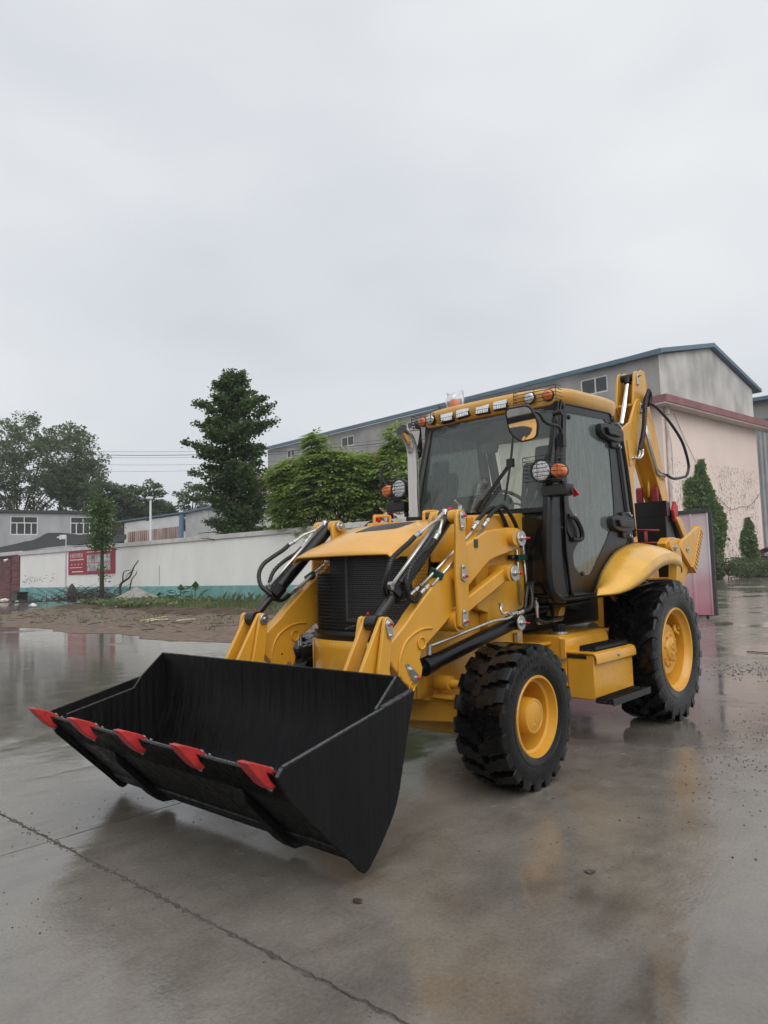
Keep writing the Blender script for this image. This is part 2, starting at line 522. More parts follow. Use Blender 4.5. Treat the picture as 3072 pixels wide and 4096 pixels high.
WORLD = {}
def finish(o, parent):
    COL.objects.link(o)
    if parent is not None:
        o.parent = parent
        o.matrix_parent_inverse = Matrix.Translation(-WORLD.get(parent, Vector((0, 0, 0))))
    return o

def part(name, mb, m, parent=None, bevel=0.0, smooth=False, solid=0.0, kind=None, label=None, seg=2):
    me = bpy.data.meshes.new(name)
    me.from_pydata(mb.v, [], mb.f)
    bm = bmesh.new()
    bm.from_mesh(me)
    bmesh.ops.recalc_face_normals(bm, faces=bm.faces)
    bm.to_mesh(me)
    bm.free()
    me.materials.append(M[m] if isinstance(m, str) else m)
    if smooth:
        me.polygons.foreach_set('use_smooth', [True] * len(me.polygons))
        if smooth != 'all':
            me.set_sharp_from_angle(angle=R(38))
    o = bpy.data.objects.new(name, me)
    finish(o, parent)
    if solid:
        md = o.modifiers.new('s', 'SOLIDIFY')
        md.thickness = solid
        md.offset = 0
    if bevel:
        md = o.modifiers.new('b', 'BEVEL')
        md.width = bevel
        md.segments = seg
        md.limit_method = 'ANGLE'
        md.angle_limit = R(35)
        me.polygons.foreach_set('use_smooth', [True] * len(me.polygons))
        if not smooth:
            me.set_sharp_from_angle(angle=R(25))
    if kind:
        o['kind'] = kind
    if label:
        o['label'] = label
    return o

def parts(name, mb, m, parent=None, **kw):
    """one object for every connected piece of the builder"""
    up_ = list(range(len(mb.v)))
    def find(a):
        while up_[a] != a:
            up_[a] = up_[up_[a]]
            a = up_[a]
        return a
    for f in mb.f:
        r0 = find(f[0])
        for i in f[1:]:
            up_[find(i)] = r0
    comp = {}
    for f in mb.f:
        comp.setdefault(find(f[0]), []).append(f)
    out = []
    for fs in comp.values():
        idx = sorted({i for f in fs for i in f})
        mp_ = {i: k for k, i in enumerate(idx)}
        q = MB()
        q.v = [mb.v[i] for i in idx]
        q.f = [tuple(mp_[i] for i in f) for f in fs]
        out.append(part(name, q, m, parent, **kw))
    return out[0]

def raw(name, verts, faces, m, parent=None, kind=None, smooth=False):
    me = bpy.data.meshes.new(name)
    me.from_pydata(verts, [], faces)
    me.materials.append(M[m])
    if smooth:
        me.polygons.foreach_set('use_smooth', [True] * len(me.polygons))
    o = bpy.data.objects.new(name, me)
    finish(o, parent)
    if kind:
        o['kind'] = kind
    return o

def tag(o, label, cat, group=None, kind=None):
    o['label'] = label
    o['category'] = cat
    if group:
        o['group'] = group
    if kind:
        o['kind'] = kind
    return o

def thing(name, loc, label, cat, group=None):
    o = bpy.data.objects.new(name, None)
    o.empty_display_size = .2
    COL.objects.link(o)
    o.location = loc
    WORLD[o] = Vector(loc)
    return tag(o, label, cat, group)

def struct(o):
    o['kind'] = 'structure'
    return o

def holed(outer, inner, y0, axis='y'):
    """flat plate in a plane with a hole, as MB"""
    bm = bmesh.new()
    mk = (lambda p: (p[0], y0, p[1])) if axis == 'y' else ((lambda p: (y0, p[0], p[1])) if axis == 'x' else None)
    ed = []
    for loop in (outer, inner):
        vs = [bm.verts.new(mk(p) if mk else p) for p in loop]
        ed += [bm.edges.new((vs[i], vs[(i + 1) % len(vs)])) for i in range(len(vs))]
    bmesh.ops.triangle_fill(bm, use_beauty=True, edges=ed)
    bm.verts.index_update()
    mb = MB()
    mb.add([v.co[:] for v in bm.verts], [[v.index for v in f.verts] for f in bm.faces])
    bm.free()
    return mb

def rounded(pts, r, n=4):
    out = []
    N = len(pts)
    for i in range(N):
        p, a, b = Vector(pts[i]), Vector(pts[i - 1]), Vector(pts[(i + 1) % N])
        u, w = (a - p), (b - p)
        rr = min(r, u.length * .45, w.length * .45)
        s0, s1 = p + u.normalized() * rr, p + w.normalized() * rr
        for k in range(n + 1):
            t = k / n
            out.append(tuple((1 - t) ** 2 * s0 + 2 * t * (1 - t) * p + t * t * s1))
    return out

def leaves(pts, size, aspect=.6, droop=0.0, jitter=.35, up=0.0, n6=False):
    """vectorised leaf quads: one diamond per point"""
    N = len(pts)
    pts = np.asarray(pts, float)
    d = rng.normal(size=(N, 3))
    d[:, 2] = d[:, 2] * .6 - droop + up
    d /= np.linalg.norm(d, axis=1)[:, None]
    nrm = rng.normal(size=(N, 3))
    nrm[:, 2] += 1.0
    sd = np.cross(d, nrm)
    sd /= np.linalg.norm(sd, axis=1)[:, None] + 1e-9
    nn = np.cross(sd, d)
    sz = size * (1 + jitter * rng.uniform(-1, 1, N))[:, None]
    w = sz * aspect * .5
    a = pts - d * sz * .5
    c = pts + d * sz * .5
    fold = nn * sz * .10
    b = pts + sd * w + fold
    e = pts - sd * w + fold
    v = np.stack([a, b, c, e], 1).reshape(-1, 3)
    f = np.arange(4 * N).reshape(N, 4)
    return v.tolist(), f.tolist()

# ================================================================== GROUND
g = raw('ground', [(-600, -600, -.008), (600, -600, -.008), (600, 600, -.008), (-600, 600, -.008)], [(0, 1, 2, 3)], 'groove')
struct(g)
pav = bpy.data.objects.new('pavement', None)
COL.objects.link(pav)
struct(pav)
XJ, YJ = 5.05, -.60
xs = [XJ + 12, XJ, XJ - 10, XJ - 20, XJ - 30, XJ - 42, XJ - 56, XJ - 72, XJ - 92, XJ - 120]
ys = [YJ + 12, YJ, YJ - 9, YJ - 18, YJ - 28, YJ - 40, YJ - 55, YJ - 75]
def edge(p, q, amp, step):
    p, q = Vector(p), Vector(q)
    n = max(1, int((q - p).length / step))
    nr = Vector((-(q - p).y, (q - p).x)).normalized()
    o = []
    for i in range(n):
        t = i / n
        a = 0 if i == 0 else amp * (random.random() ** 2)
        o.append(p + (q - p) * t + nr * a)
    return o
for i in range(len(xs) - 1):
    for j in range(len(ys) - 1):
        x1, x0, y1, y0 = xs[i], xs[i + 1], ys[j], ys[j + 1]
        near = i < 2 and j < 2
        gp = .004
        c = [(x0 + gp, y0 + gp), (x1 - gp, y0 + gp), (x1 - gp, y1 - gp), (x0 + gp, y1 - gp)]
        pr = []
        for k in range(4):
            amp, st = (.0, 99)
            if near:
                crumb = (k == 1 and i == 1) or (k == 3 and i == 0)
                amp, st = (.020, .03) if crumb else (.003, .10)
            pr += edge(c[k], c[(k + 1) % 4], amp, st)
        mb = MB().prism([(p.x, p.y) for p in pr], -.02, 0, 'z')
        part('concrete_slab', mb, 'concrete', pav)

# wet gravelly earth in front of the wall and the earth bank along it
def heightfield(xs_, ys_, fn, name, m):
    rows = [[(x, y, fn(x, y)) for y in ys_] for x in xs_]
    mb = MB().grid(rows)
    return part(name, mb, m, None, smooth='all')
def n2(x, y, s=1.0):
    return (math.sin(x * 1.7 * s + 1.3 * math.sin(y * .9 * s)) + math.sin(y * 2.3 * s + 1.1 * math.sin(x * 1.3 * s + 2))) * .5
def dirt_front(y):
    base = -2.35 - max(0, -y - 21) * .34 - max(0, -y - 30) * .5
    return base + .28 * n2(y, 3.1, .9) + .12 * n2(y * 3, 1, 1) + (0 if y < -8 else (y + 8) * -.8)
ysd = np.linspace(-52, -3, 150)
rows = []
for t in np.linspace(0, 1, 34):
    row = []
    for y in ysd:
        xf = dirt_front(y)
        xb = -14.2
        x = xf + (xb - xf) * t ** 1.25
        d = xf - x
        lim = max(0, min(1, (-9 + 1.3 * n2(y, .5, .3) + max(0, -y - 31) * -.8 - x) / 1.6))
        z = .004 + .035 * min(1, d / .5) * (1 + .5 * n2(x * 2, y * 2)) + .10 * lim * lim * (3 - 2 * lim) + .03 * n2(x * 3, y * 2.2) * min(1, d)
        if y < -36:
            z *= max(0, 1 - (-36 - y) / 5)
            z -= .02 * (1 - max(0, 1 - (-36 - y) / 5))
        row.append((x, y, z))
    rows.append(row)
earth = part('earth_verge', MB().grid(rows), 'wetdirt', None, smooth='all')
struct(earth)
rows = []
for t in np.linspace(0, 1, 12):
    row = []
    for y in np.linspace(-36, -4, 110):
        x = (-8.7 + 1.2 * n2(y, .5, .3) + max(0, -y - 31) * -.75) + (-14.1 - (-8.7)) * t * .92
        s = math.sin(math.pi * min(1, t * 1.6 + .04)) if t < .32 else 1
        z = .01 + .14 * min(1, t / .16) ** .8 + .035 * n2(x * 2.2, y * 1.6) + .03 * n2(x * 6, y * 5)
        row.append((x, y, z))
    rows.append(row)
bank = part('earth_bank', MB().grid(rows), 'dirt', None, smooth='all')
struct(bank)
def bank_z(x, y):
    return .145 + .035 * n2(x * 2.2, y * 1.6)

# ================================================================== BUILDINGS AND WALLS BEHIND
def V2(o, d, s, z, off=0.0, nrm=None):
    p = Vector(o) + Vector(d) * s
    if nrm is not None:
        p += Vector(nrm) * off
    return Vector((p.x, p.y, z))

class Face:
    """a vertical wall plane: origin, direction along it, outward normal"""
    def __init__(s, o, d, nrm):
        s.o, s.d, s.n = Vector((o[0], o[1], 0)), Vector((d[0], d[1], 0)).normalized(), Vector((nrm[0], nrm[1], 0)).normalized()
    def p(s, a, z, off=0.0):
        q = s.o + s.d * a + s.n * off
        return (q.x, q.y, z)
    def slab(s, mb, prof, o0, o1):
        n = len(prof)
        vs = [s.p(a, z, o0) for a, z in prof] + [s.p(a, z, o1) for a, z in prof]
        mb.add(vs, [tuple(range(n)), tuple(range(2 * n - 1, n - 1, -1))] + [(i, i + n, (i + 1) % n + n, (i + 1) % n) for i in range(n)])
        return mb
    def rect(s, mb, a0, z0, a1, z1, o0, o1):
        return s.slab(mb, [(a0, z0), (a1, z0), (a1, z1), (a0, z1)], o0, o1)
    def holes(s, outer, rects, off0, off1):
        """wall with rectangular openings, as pieces around the openings"""
        bm = bmesh.new()
        ed = []
        for loop in [outer] + [[(a0, z0), (a1, z0), (a1, z1), (a0, z1)] for a0, z0, a1, z1 in rects]:
            vs = [bm.verts.new((p[0], 0, p[1])) for p in loop]
            ed += [bm.edges.new((vs[i], vs[(i + 1) % len(vs)])) for i in range(len(vs))]
        bmesh.ops.triangle_fill(bm, use_beauty=True, edges=ed)
        r = bmesh.ops.extrude_face_region(bm, geom=bm.faces[:])
        for v in [e for e in r['geom'] if isinstance(e, bmesh.types.BMVert)]:
            v.co.y = 1
        bm.verts.index_update()
        mb = MB()
        mb.add([s.p(v.co.x, v.co.z, off0 if v.co.y < .5 else off1) for v in bm.verts], [[v.index for v in f.verts] for f in bm.faces])
        bm.free()
        return mb

def window(face, a0, z0, a1, z1, parent, off, mull, pane='pane', fw=.07, transom=None):
    fr = MB()
    d0, d1 = off - .10, off - .03
    face.rect(fr, a0, z0, a1, z0 + fw, d0, d1)
    face.rect(fr, a0, z1 - fw, a1, z1, d0, d1)
    face.rect(fr, a0, z0 + fw, a0 + fw, z1 - fw, d0, d1)
    face.rect(fr, a1 - fw, z0 + fw, a1, z1 - fw, d0, d1)
    for t in mull:
        c = a0 + (a1 - a0) * t
        face.rect(fr, c - fw * .5, z0 + fw, c + fw * .5, (z1 - fw) if transom is None else z0 + (z1 - z0) * transom, d0 + .004, d1 - .004)
    if transom is not None:
        zt = z0 + (z1 - z0) * transom
        face.rect(fr, a0 + fw, zt - fw * .5, a1 - fw, zt + fw * .5, d0 + .002, d1 - .002)
        c = (a0 + a1) / 2
        face.rect(fr, c - fw * .4, zt + fw * .5, c + fw * .4, z1 - fw, d0 + .004, d1 - .004)
    w = part('window', fr, 'frame', parent)
    pm = MB()
    face.rect(pm, a0 + .01, z0 + .01, a1 - .01, z1 - .01, off - .16, off - .12)
    part('pane', pm, pane, w)
    return w

# --- the long workshop with the pink gable
A0 = (-54.19, -18.44)
dL, dG = Vector((-.08138, -.99668)), Vector((-.98924, .14632))
nL = Vector((.99668, -.08138))
nG = Vector((.14632, .98924))
wk = thing('workshop_building', (A0[0], A0[1], 0), 'long grey workshop with blue roof edge, maroon ledge and pink gable wall behind the loader', 'building')
FL, FG = Face(A0, dL, nL), Face(A0, dG, nG)
upw = [(4.85, 17.2, 7.6, 18.75), (28.4, 17.3, 30.4, 18.65), (39.75, 17.35, 42.2, 18.65), (52.1, 17.5, 53.95, 18.7), (16.5, 17.2, 19.0, 18.7)]
loww = [(.95, 10.6, 2.4, 14.3), (34.9, 12.5, 36.8, 14.75), (50.2, 10.7, 60.8, 12.9), (8.0, 10.6, 11.0, 14.3), (20.0, 10.6, 24.0, 14.3)]
part('upper_wall', FL.holes([(0, 15.3), (58.6, 15.3), (58.6, 19.4), (0, 19.4)], upw, 0, -.35), 'greywall', wk)
part('lower_wall', FL.holes([(.02, 0), (63, 0), (63, 15.28), (.02, 15.28)], loww, -.05, -.4), 'pink', wk)
for w in upw:
    window(FL, *w, wk, 0, [.5] if w[0] != 4.85 else [.46], fw=.13)
for w in loww:
    big = w[0] == 50.2
    window(FL, *w, wk, -.05, [.25, .5, .75] if big else [.5], 'bluewin' if big else 'pane', fw=.14)
mb = MB()
FL.rect(mb, 46, 0, 66, 10.6, .02, .6)
part('annex_wall', mb, 'greywall2', wk)
gw = MB()
FG.slab(gw, [(.0, 15.3), (18.45, 15.3), (18.45, 19.0), (9.6, 21.75), (.0, 19.4)], 0, -.35)
part('gable_wall', gw, 'greywall2', wk)
gl = MB()
FG.rect(gl, .02, 0, 18.8, 15.28, -.05, -.4)
part('gable_lower_wall', gl, 'pink', wk)
cn = MB()
FG.rect(cn, -1.25, 14.98, 21.9, 15.6, .0, 1.15)
FL.rect(cn, 0.0, 14.98, 60.5, 15.6, .005, 1.15)
part('ledge', cn, 'maroon', wk)
cs = MB()
FG.rect(cs, -1.2, 14.84, 21.8, 14.978, .0, 1.05)
part('ledge_soffit', cs, 'soffit', wk)
rf = MB()
FG.slab(rf, [(-.5, 19.42), (9.7, 21.78), (19.75, 18.85), (19.75, 19.17), (9.7, 22.18), (-.5, 19.80)], .45, -59.9)
part('roof', rf, 'blueroof', wk)
fas = MB()
FL.rect(fas, -.5, 19.34, 59.9, 19.74, .30, .52)
part('gutter', fas, 'blueroof', wk)
dp = MB()
dp.tube([FG.p(.62, 14.7, .15), FG.p(.55, 10, .15), FG.p(.5, 5, .15), FG.p(.5, 0, .15)], .14, 10)
dp.tube([FG.p(.62, 14.8, .15), FG.p(.62, 14.2, .15)], .24, 10)
part('downpipe', dp, 'downpipe', wk)
st = MB()
random.seed(21)
for k in range(2100):
    band = random.random()
    a = random.uniform(1.0, 18.2)
    if random.random() < .5:
        a = random.choice((2.2, 10.6, 11.2, 12.0, 13.2, 15.2, 16.4, 17.0)) + random.gauss(0, .55)
    z = 1 + 9.5 * (random.random() ** 1.25)
    if a < 1.2 or a > 18.4:
        continue
    hh = random.uniform(.03, .13) * (1 + 1.6 * (random.random() < .2))
    ww = random.uniform(.02, .045)
    pr = [(a + ww * math.cos(t) * random.uniform(.5, 1.2), z + hh * math.sin(t) * random.uniform(.6, 1.1)) for t in (0, 1.05, 2.1, 3.14, 4.2, 5.2)]
    o = len(st.v)
    st.v += [FG.p(u, w, -.044) for u, w in pr]
    st.f.append(tuple(range(o, o + 6)))
part('peeling_spots', st, 'mould', wk, kind='stuff')
cb = MB()
for pts in ([(2.08, 14.5), (3.8, 12.3), (5.55, 10.48)], [(7.61, 8.38), (10.24, 7.05), (12.07, 6.45), (14.11, 6.8), (16.03, 6.94), (18.73, 8.35)], [(1.05, 12.5), (1.3, 11.5), (1.28, 9.04)]):
    cb.tube([FG.p(a, z, .02) for a, z in pts], .018, 5, smooth=5)
part('wall_cable', cb, 'wire', wk)

# --- pale corrugated building and small hut at the right edge
rb = thing('corrugated_warehouse', (-79, -14, 0), 'pale corrugated metal warehouse just beyond the pink gable wall', 'building')
mb = MB()
zig = []
for k in range(60):
    y = -18.3 + k * .22
    zig += [(-78 + (0.05 if k % 2 else 0.0), y), (-78 + (0.05 if k % 2 else 0.0), y + .16)]
n = len(zig)
mb.add([(x, y, 0) for x, y in zig] + [(x, y, 16.3) for x, y in zig], [(i, i + 1, i + 1 + n, i + n) for i in range(n - 1)])
part('corrugated_wall', mb, 'galv', rb)
part('upper_band', MB().box((-86, -18.3, 16.8), (-78.1, -5, 18.8)), 'greywall', rb)
part('roof', MB().box((-86.5, -18.8, 18.81), (-77.3, -4.5, 19.2)), 'blueroof', rb)
part('gutter', MB().box((-78.4, -18.4, 16.31), (-77.5, -5, 16.78)), 'blueroof', rb, bevel=.05)
hut = thing('small_hut', (-72.5, -15.4, 0), 'small dark hut with low tiled roof beside the smaller climbing plant', 'hut')
part('wall', MB().box((-74.5, -16.3, 0), (-71.9, -13.5, 1.95)), 'darksheet', hut)
part('roof', MB().prism([(-16.9, 1.95), (-15.2, 2.75), (-13.3, 1.95), (-13.3, 2.05), (-15.2, 2.85), (-16.9, 2.05)], -75, -71.4, 'x'), 'maroon', hut)

# --- boundary wall
bw = thing('boundary_wall', (-14, -30, 0), 'long white plastered boundary wall with teal base band behind the earth bank', 'wall')
part('white_face', MB().box((-14.3, -49.4, .95), (-14, -9.0, 3.22)), 'wallw', bw, bevel=.01)
part('teal_band', MB().box((-14.3, -49.4, -.02), (-13.985, -9.0, .95)), 'teal', bw, bevel=.008)
ck = MB()
for k in range(11):
    y0 = -49.6 + k * 3.72
    ck.box((-14.37, y0, 3.222), (-13.92, y0 + 3.70, 3.44))
parts('coping', ck, 'cope', bw, bevel=.012)
part('lintel', MB().box((-14.3, -56, 3.30), (-14.0, -49.62, 3.55)), 'cope', bw, bevel=.01)
crk = MB()
crk.tube([(-13.992, -31.17, 2.05), (-13.992, -31.15, 1.5), (-13.992, -31.19, 1.0)], .012, 5, smooth=3)
for k in range(60):
    y, z = random.uniform(-49, -44), 1.5 + random.gauss(0, .12)
    crk.box((-13.998, y, z), (-13.992, y + random.uniform(.03, .22), z + random.uniform(.01, .05)))
part('grime_marks', crk, 'mould', bw, kind='stuff')

# --- red steel yard door at the far left
gd = thing('yard_door', (-14.1, -51, 0), 'dark red steel double yard door at the left end of the white wall', 'door')
lf = MB()
lf.box((-14.12, -50.9, .03), (-14.04, -49.45, 3.28))
for k in range(6):
    lf.box((-14.04, -50.75, .2 + k * .5), (-14.0, -49.6, .62 + k * .5))
part('door_leaf', lf, 'doorred', gd, bevel=.012)
lf = MB()
lf.box((-14.5, -55.4, .03), (-14.42, -50.95, 3.29))
for k in range(5):
    lf.box((-14.42, -53.2, .25 + k * .55), (-14.38, -52.1, .68 + k * .55))
part('door_leaf', lf, 'doorred', gd, bevel=.012)
part('door_frame', MB().box((-14.3, -50.95, .0), (-14.13, -50.84, 3.29)), 'doorred', gd)
part('lamp', MB().cyl((-13.95, -51.5, 3.0), (-13.7, -51.5, 2.9), .06, .12), 'white', gd)

# --- red corrugated gate leaf to the right, behind the loader
rg = thing('gate_panel', (-12.5, -4.6, 0), 'faded red corrugated steel gate panel standing behind the backhoe arm', 'gate')
zig = []
y = -7.4
while y < -2.36:
    for dy, dx in ((0, 0), (.34, 0), (.36, .035), (.40, .035), (.42, 0)):
        zig.append((-12.45 + dx, min(-2.36, y + dy)))
    y += .42
n = len(zig)
part('corrugated_sheet', MB().add([(x, y, .11) for x, y in zig] + [(x, y, 2.745) for x, y in zig], [(i, i + 1, i + 1 + n, i + n) for i in range(n - 1)]), 'gatered', rg, solid=.004)
part('top_rail', MB().box((-12.52, -7.45, 2.735), (-12.40, -2.34, 2.83)), 'tar', rg, bevel=.008)
part('side_rail', MB().box((-12.52, -2.38, .10), (-12.41, -2.30, 2.734)), 'tar', rg, bevel=.006)
part('bottom_rail', MB().box((-12.52, -7.45, .09), (-12.47, -2.385, .17)), 'tar', rg)
rod = MB()
for y in (-7.0, -2.6):
    rod.box((-12.56, y, 0), (-12.50, y + .06, .12))
parts('foot', rod, 'tar', rg)

# --- grey house over the wall at the left
dH = Vector((-.94081, .33894))
hs = thing('grey_house', (-33.18, -72.63, 0), 'two storey bluish grey house with white window frames above the shade net', 'house')
FH = Face((-33.18, -72.63), dH, (.33894, .94081))
hw = [(-10.35, 6.3, -7.7, 8.3), (-4.5, 6.35, -1.9, 8.3)]
part('wall', FH.holes([(-20, 0), (0, 0), (0, 8.65), (-20, 8.65)], hw, 0, -.3), 'housegrey', hs)
for w in hw:
    window(FH, *w, hs, 0, [.24, .52, .76], fw=.10, transom=.64)
mb = MB()
FH.rect(mb, -20.2, 8.66, .15, 8.95, -9, .25)
part('roof', mb, 'tar', hs)
mb = MB()
FH.rect(mb, -.25, 0, 0, 8.64, -8.5, -.31)
part('side_wall', mb, 'housegrey', hs)

# --- blue roofed factory far away behind the trees
far = thing('blue_roofed_factory', (-60, -110, 0), 'blue sheet metal roof glimpsed far behind the left trees', 'building')
part('wall', MB().box((-75, -125, 0), (-45, -112, 10)), 'sheet', far)
part('roof', MB().prism([(-76, 10.01), (-60, 13.4), (-44, 10.01), (-44, 10.3), (-60, 13.7), (-76, 10.3)], -126, -111, 'y'), 'blueroof', far)

# --- metal sheds behind the wall
sh = thing('metal_shed', (-21, -43, 0), 'patched metal shed with rust streaks and blue corner trim behind the wall', 'shed')
FS = Face((-18.94, -45.51), Vector((-3.2, 3.68)), (.755, .656))
mb = MB()
FS.slab(mb, [(.75, 3), (4.75, 3), (4.75, 5.88), (.75, 5.42)], -.2, -.05)
part('pale_wall', mb, 'sheet', sh)
mb = MB()
FS.slab(mb, [(-.15, 2), (.74, 2), (.74, 5.42), (-.15, 5.38)], -.2, -.05)
part('dark_wall', mb, 'darksheet', sh)
mb = MB()
for k in range(26):
    a = 1.0 + k * .144
    FS.rect(mb, a, 3.2, a + .10, 4.75 + .09 * (a - 1), -.045, -.01 if k % 2 else -.025)
parts('rusty_panel', mb, 'rustsheet', sh)
mb = MB()
FS.rect(mb, 4.76, 3, 5.0, 6.02, -.3, .02)
part('corner_trim', mb, 'bluetrim', sh)
mb = MB()
FS.slab(mb, [(-.35, 5.39), (5.05, 6.03), (5.05, 6.12), (-.35, 5.48)], -2.8, .12)
part('roof', mb, 'blueroof', sh)
ws = thing('white_panel_shed', (-23, -38, 0), 'white panel shed with blue gutter beside the tall tree', 'shed')
FW = Face((-22.35, -41.6), Vector((.18, 1)), (1, -.18))
for k in range(6):
    mb = MB()
    FW.rect(mb, k * 2.0 + .02, 2, k * 2.0 + 1.98, 6.0, -.1, 0 if k % 2 else -.02)
    part('panel', mb, 'sheet', ws)
mb = MB()
FW.rect(mb, -.1, 6.0, 12.2, 6.14, -2.5, .2)
part('roof', mb, 'blueroof', ws)

# --- black shade net slung behind the wall
nt = []
ctrl = [[(-14.2, -62, 3.62), (-14.25, -50, 3.53), (-14.3, -45.6, 3.64), (-14.3, -40.4, 3.62), (-14.6, -37.5, 3.60)],
        [(-17.2, -66, 4.0), (-17.0, -56, 4.25), (-17.0, -52, 4.35), (-17.0, -46, 4.2), (-16, -38.5, 3.95)],
        [(-19.5, -72, 4.5), (-20, -62, 5.0), (-20, -58.9, 5.46), (-20, -51.8, 4.95), (-18, -42, 4.4)]]
cols = [[smooth_path([ctrl[r][c] for c in range(5)], 6)[k] for r in range(3)] for k in range(25)]
for k, c in enumerate(cols):
    sp = smooth_path(c, 6)
    nt.append([(p.x, p.y, p.z - .10 * math.sin(math.pi * i / (len(sp) - 1)) + .05 * n2(p.x * 2, p.y * 1.2)) for i, p in enumerate(sp)])
net = part('shade_net', MB().grid(nt), 'net', None, smooth='all', solid=.01)
tag(net, 'black shade net slung behind the left end of the white wall', 'shade net')
ed = MB()
ed.box((-14.75, -42.5, 3.45), (-14.55, -36.9, 3.56))
bt = part('blue_roof_strip', ed, 'bluetrim', None)
tag(bt, 'narrow blue metal strip lying along the top of the white wall', 'metal strip')

# --- poles, camera, banner, wires
pole = thing('lamp_pole', (-17, -37.2, 0), 'slim white pole with a small head rising behind the wall', 'pole')
part('shaft', MB().cyl((-17, -37.2, 0), (-17, -37.2, 6.35), .075, .065), 'white', pole, smooth=True)
part('head', MB().box((-17.1, -37.35, 6.352), (-16.75, -37.05, 6.5)), 'white', pole, bevel=.03)
part('bracket', MB().box((-16.95, -37.6, 5.0), (-16.9, -37.28, 5.2)), 'tar', pole)
cc = thing('security_camera', (-13.95, -42.2, 0), 'white security camera box on a thin conduit fixed to the white wall', 'camera')
part('conduit', MB().tube([(-13.95, -42.2, 0), (-13.95, -42.2, 4.2)], .04, 8), 'galv', cc, smooth=True)
part('housing', MB().box((-14.0, -42.75, 4.02), (-13.75, -42.26, 4.30)), 'white', cc, bevel=.02)
part('arm', MB().box((-13.98, -43.3, 4.15), (-13.85, -42.76, 4.24)), 'white', cc)
bn = thing('banner', (-13.97, -38.9, 1.7), 'red printed banner with white lettering and photos on the white wall', 'banner')
part('cloth', MB().box((-13.975, -41.85, 1.73), (-13.955, -35.90, 3.21)), 'banner', bn)
ph = MB()
for k in range(3):
    for j in range(2):
        ph.box((-13.954, -39.35 + k * 1.0, 1.92 + j * .51), (-13.950, -38.42 + k * 1.0, 2.39 + j * .51))
parts('photo_print', ph, 'bannerg', bn)
def text_mesh(s, size, ext=0.0):
    cu_ = bpy.data.curves.new('t', 'FONT')
    cu_.body = s
    cu_.size = size
    cu_.extrude = ext
    cu_.align_x, cu_.align_y = 'CENTER', 'CENTER'
    ob = bpy.data.objects.new('t', cu_)
    COL.objects.link(ob)
    dg = bpy.context.evaluated_depsgraph_get()
    me = ob.evaluated_get(dg).to_mesh()
    vs = [v.co.copy() for v in me.vertices]
    fs = [tuple(p.vertices) for p in me.polygons]
    bpy.data.objects.remove(ob)
    bpy.data.curves.remove(cu_)
    return vs, fs
try:
    vs, fs = text_mesh('\u5168\u5c4b\u5b9a\u5236\u6574\u88c5', .30)
    raw('lettering', [(-13.950, -40.75 + v.x, 2.90 + v.y) for v in vs], fs, 'bannerw', bn, kind='stuff')
except Exception:
    pass
pr = MB()
random.seed(4)
for y, z, w, h in ((-41.6, 2.62, 1.85, .07), (-39.4, 3.06, 3.1, .05), (-41.6, 2.14, 1.7, .05), (-41.3, 1.87, 1.5, .07)):
    yy = y
    while yy < y + w:
        ln = random.uniform(.10, .26)
        pr.box((-13.953, yy, z), (-13.950, min(y + w, yy + ln), z + h))
        yy += ln + .04
for k in range(4):
    pr.box((-13.953, -41.4 + k * .45, 2.32), (-13.950, -41.3 + k * .45, 2.40))
part('print_lines', pr, 'bannerw', bn, kind='stuff')
random.seed(5)
for k, (dz, rr) in enumerate(((.30, .013), (0, .026), (-.22, .011), (-.82, .011), (-1.5, .010))):
    pts = []
    for t in np.linspace(0, 1, 13):
        x, y = -15.64 + (-46.5 + 15.64) * t, -63.49 + (-28.5 + 63.49) * t
        z = 12.7 + dz * (1 - .55 * t * (k > 2)) - 1.15 * math.sin(math.pi * t) + .75 * t * (1 if k < 3 else .3)
        pts.append((x, y, z))
    w = part('power_cable', MB().tube(pts, rr, 5, smooth=3), 'wire', None)
    tag(w, ['topmost thin power cable crossing the sky left of the tall tree', 'thickest dark power cable crossing the sky left of the tall tree',
            'thin power cable just below the thickest one', 'fourth power cable from the top, hanging lower', 'lowest faint power cable left of the tall tree'][k], 'cable', 'overhead power cables')

# ================================================================== VEGETATION
def blob_points(c, rad, n, shell=.55):
    d = rng.normal(size=(n, 3))
    d /= np.linalg.norm(d, axis=1)[:, None]
    r = (shell + (1 - shell) * rng.random(n)) ** .6
    return np.asarray(c) + d * np.asarray(rad) * r[:, None]

def crown_clumps(c, rad, nclump, per, crad, low=-.7):
    """clumps scattered over an ellipsoid with gaps between them"""
    out, cen = [], []
    k = 0
    while k < nclump:
        d = rng.normal(size=3)
        d /= np.linalg.norm(d)
        if d[2] < low:
            continue
        r = .35 + .65 * rng.random() ** .55
        p = np.asarray(c) + d * np.asarray(rad) * r
        s = crad * rng.uniform(.6, 1.25)
        out.append(blob_points(p, (s, s, s * .7), per, .2))
        cen.append(p)
        k += 1
    return np.concatenate(out), cen

def trunk_mb(base, top, r0, r1, limbs=(), bend=.15):
    mb = MB()
    b, t = Vector(base), Vector(top)
    mid = (b + t) / 2 + Vector((random.uniform(-bend, bend), random.uniform(-bend, bend), 0))
    mb.tube([b, mid, t], r0, 8, smooth=5, radii=(r0, r1))
    for p0, p1, ra, rb_ in limbs:
        p0, p1 = Vector(p0), Vector(p1)
        m_ = (p0 + p1) / 2 + Vector((random.uniform(-.1, .1), random.uniform(-.1, .1), .12)) * (p1 - p0).length
        mb.tube([p0, m_, p1], ra, 6, smooth=4, radii=(ra, rb_))
    return mb

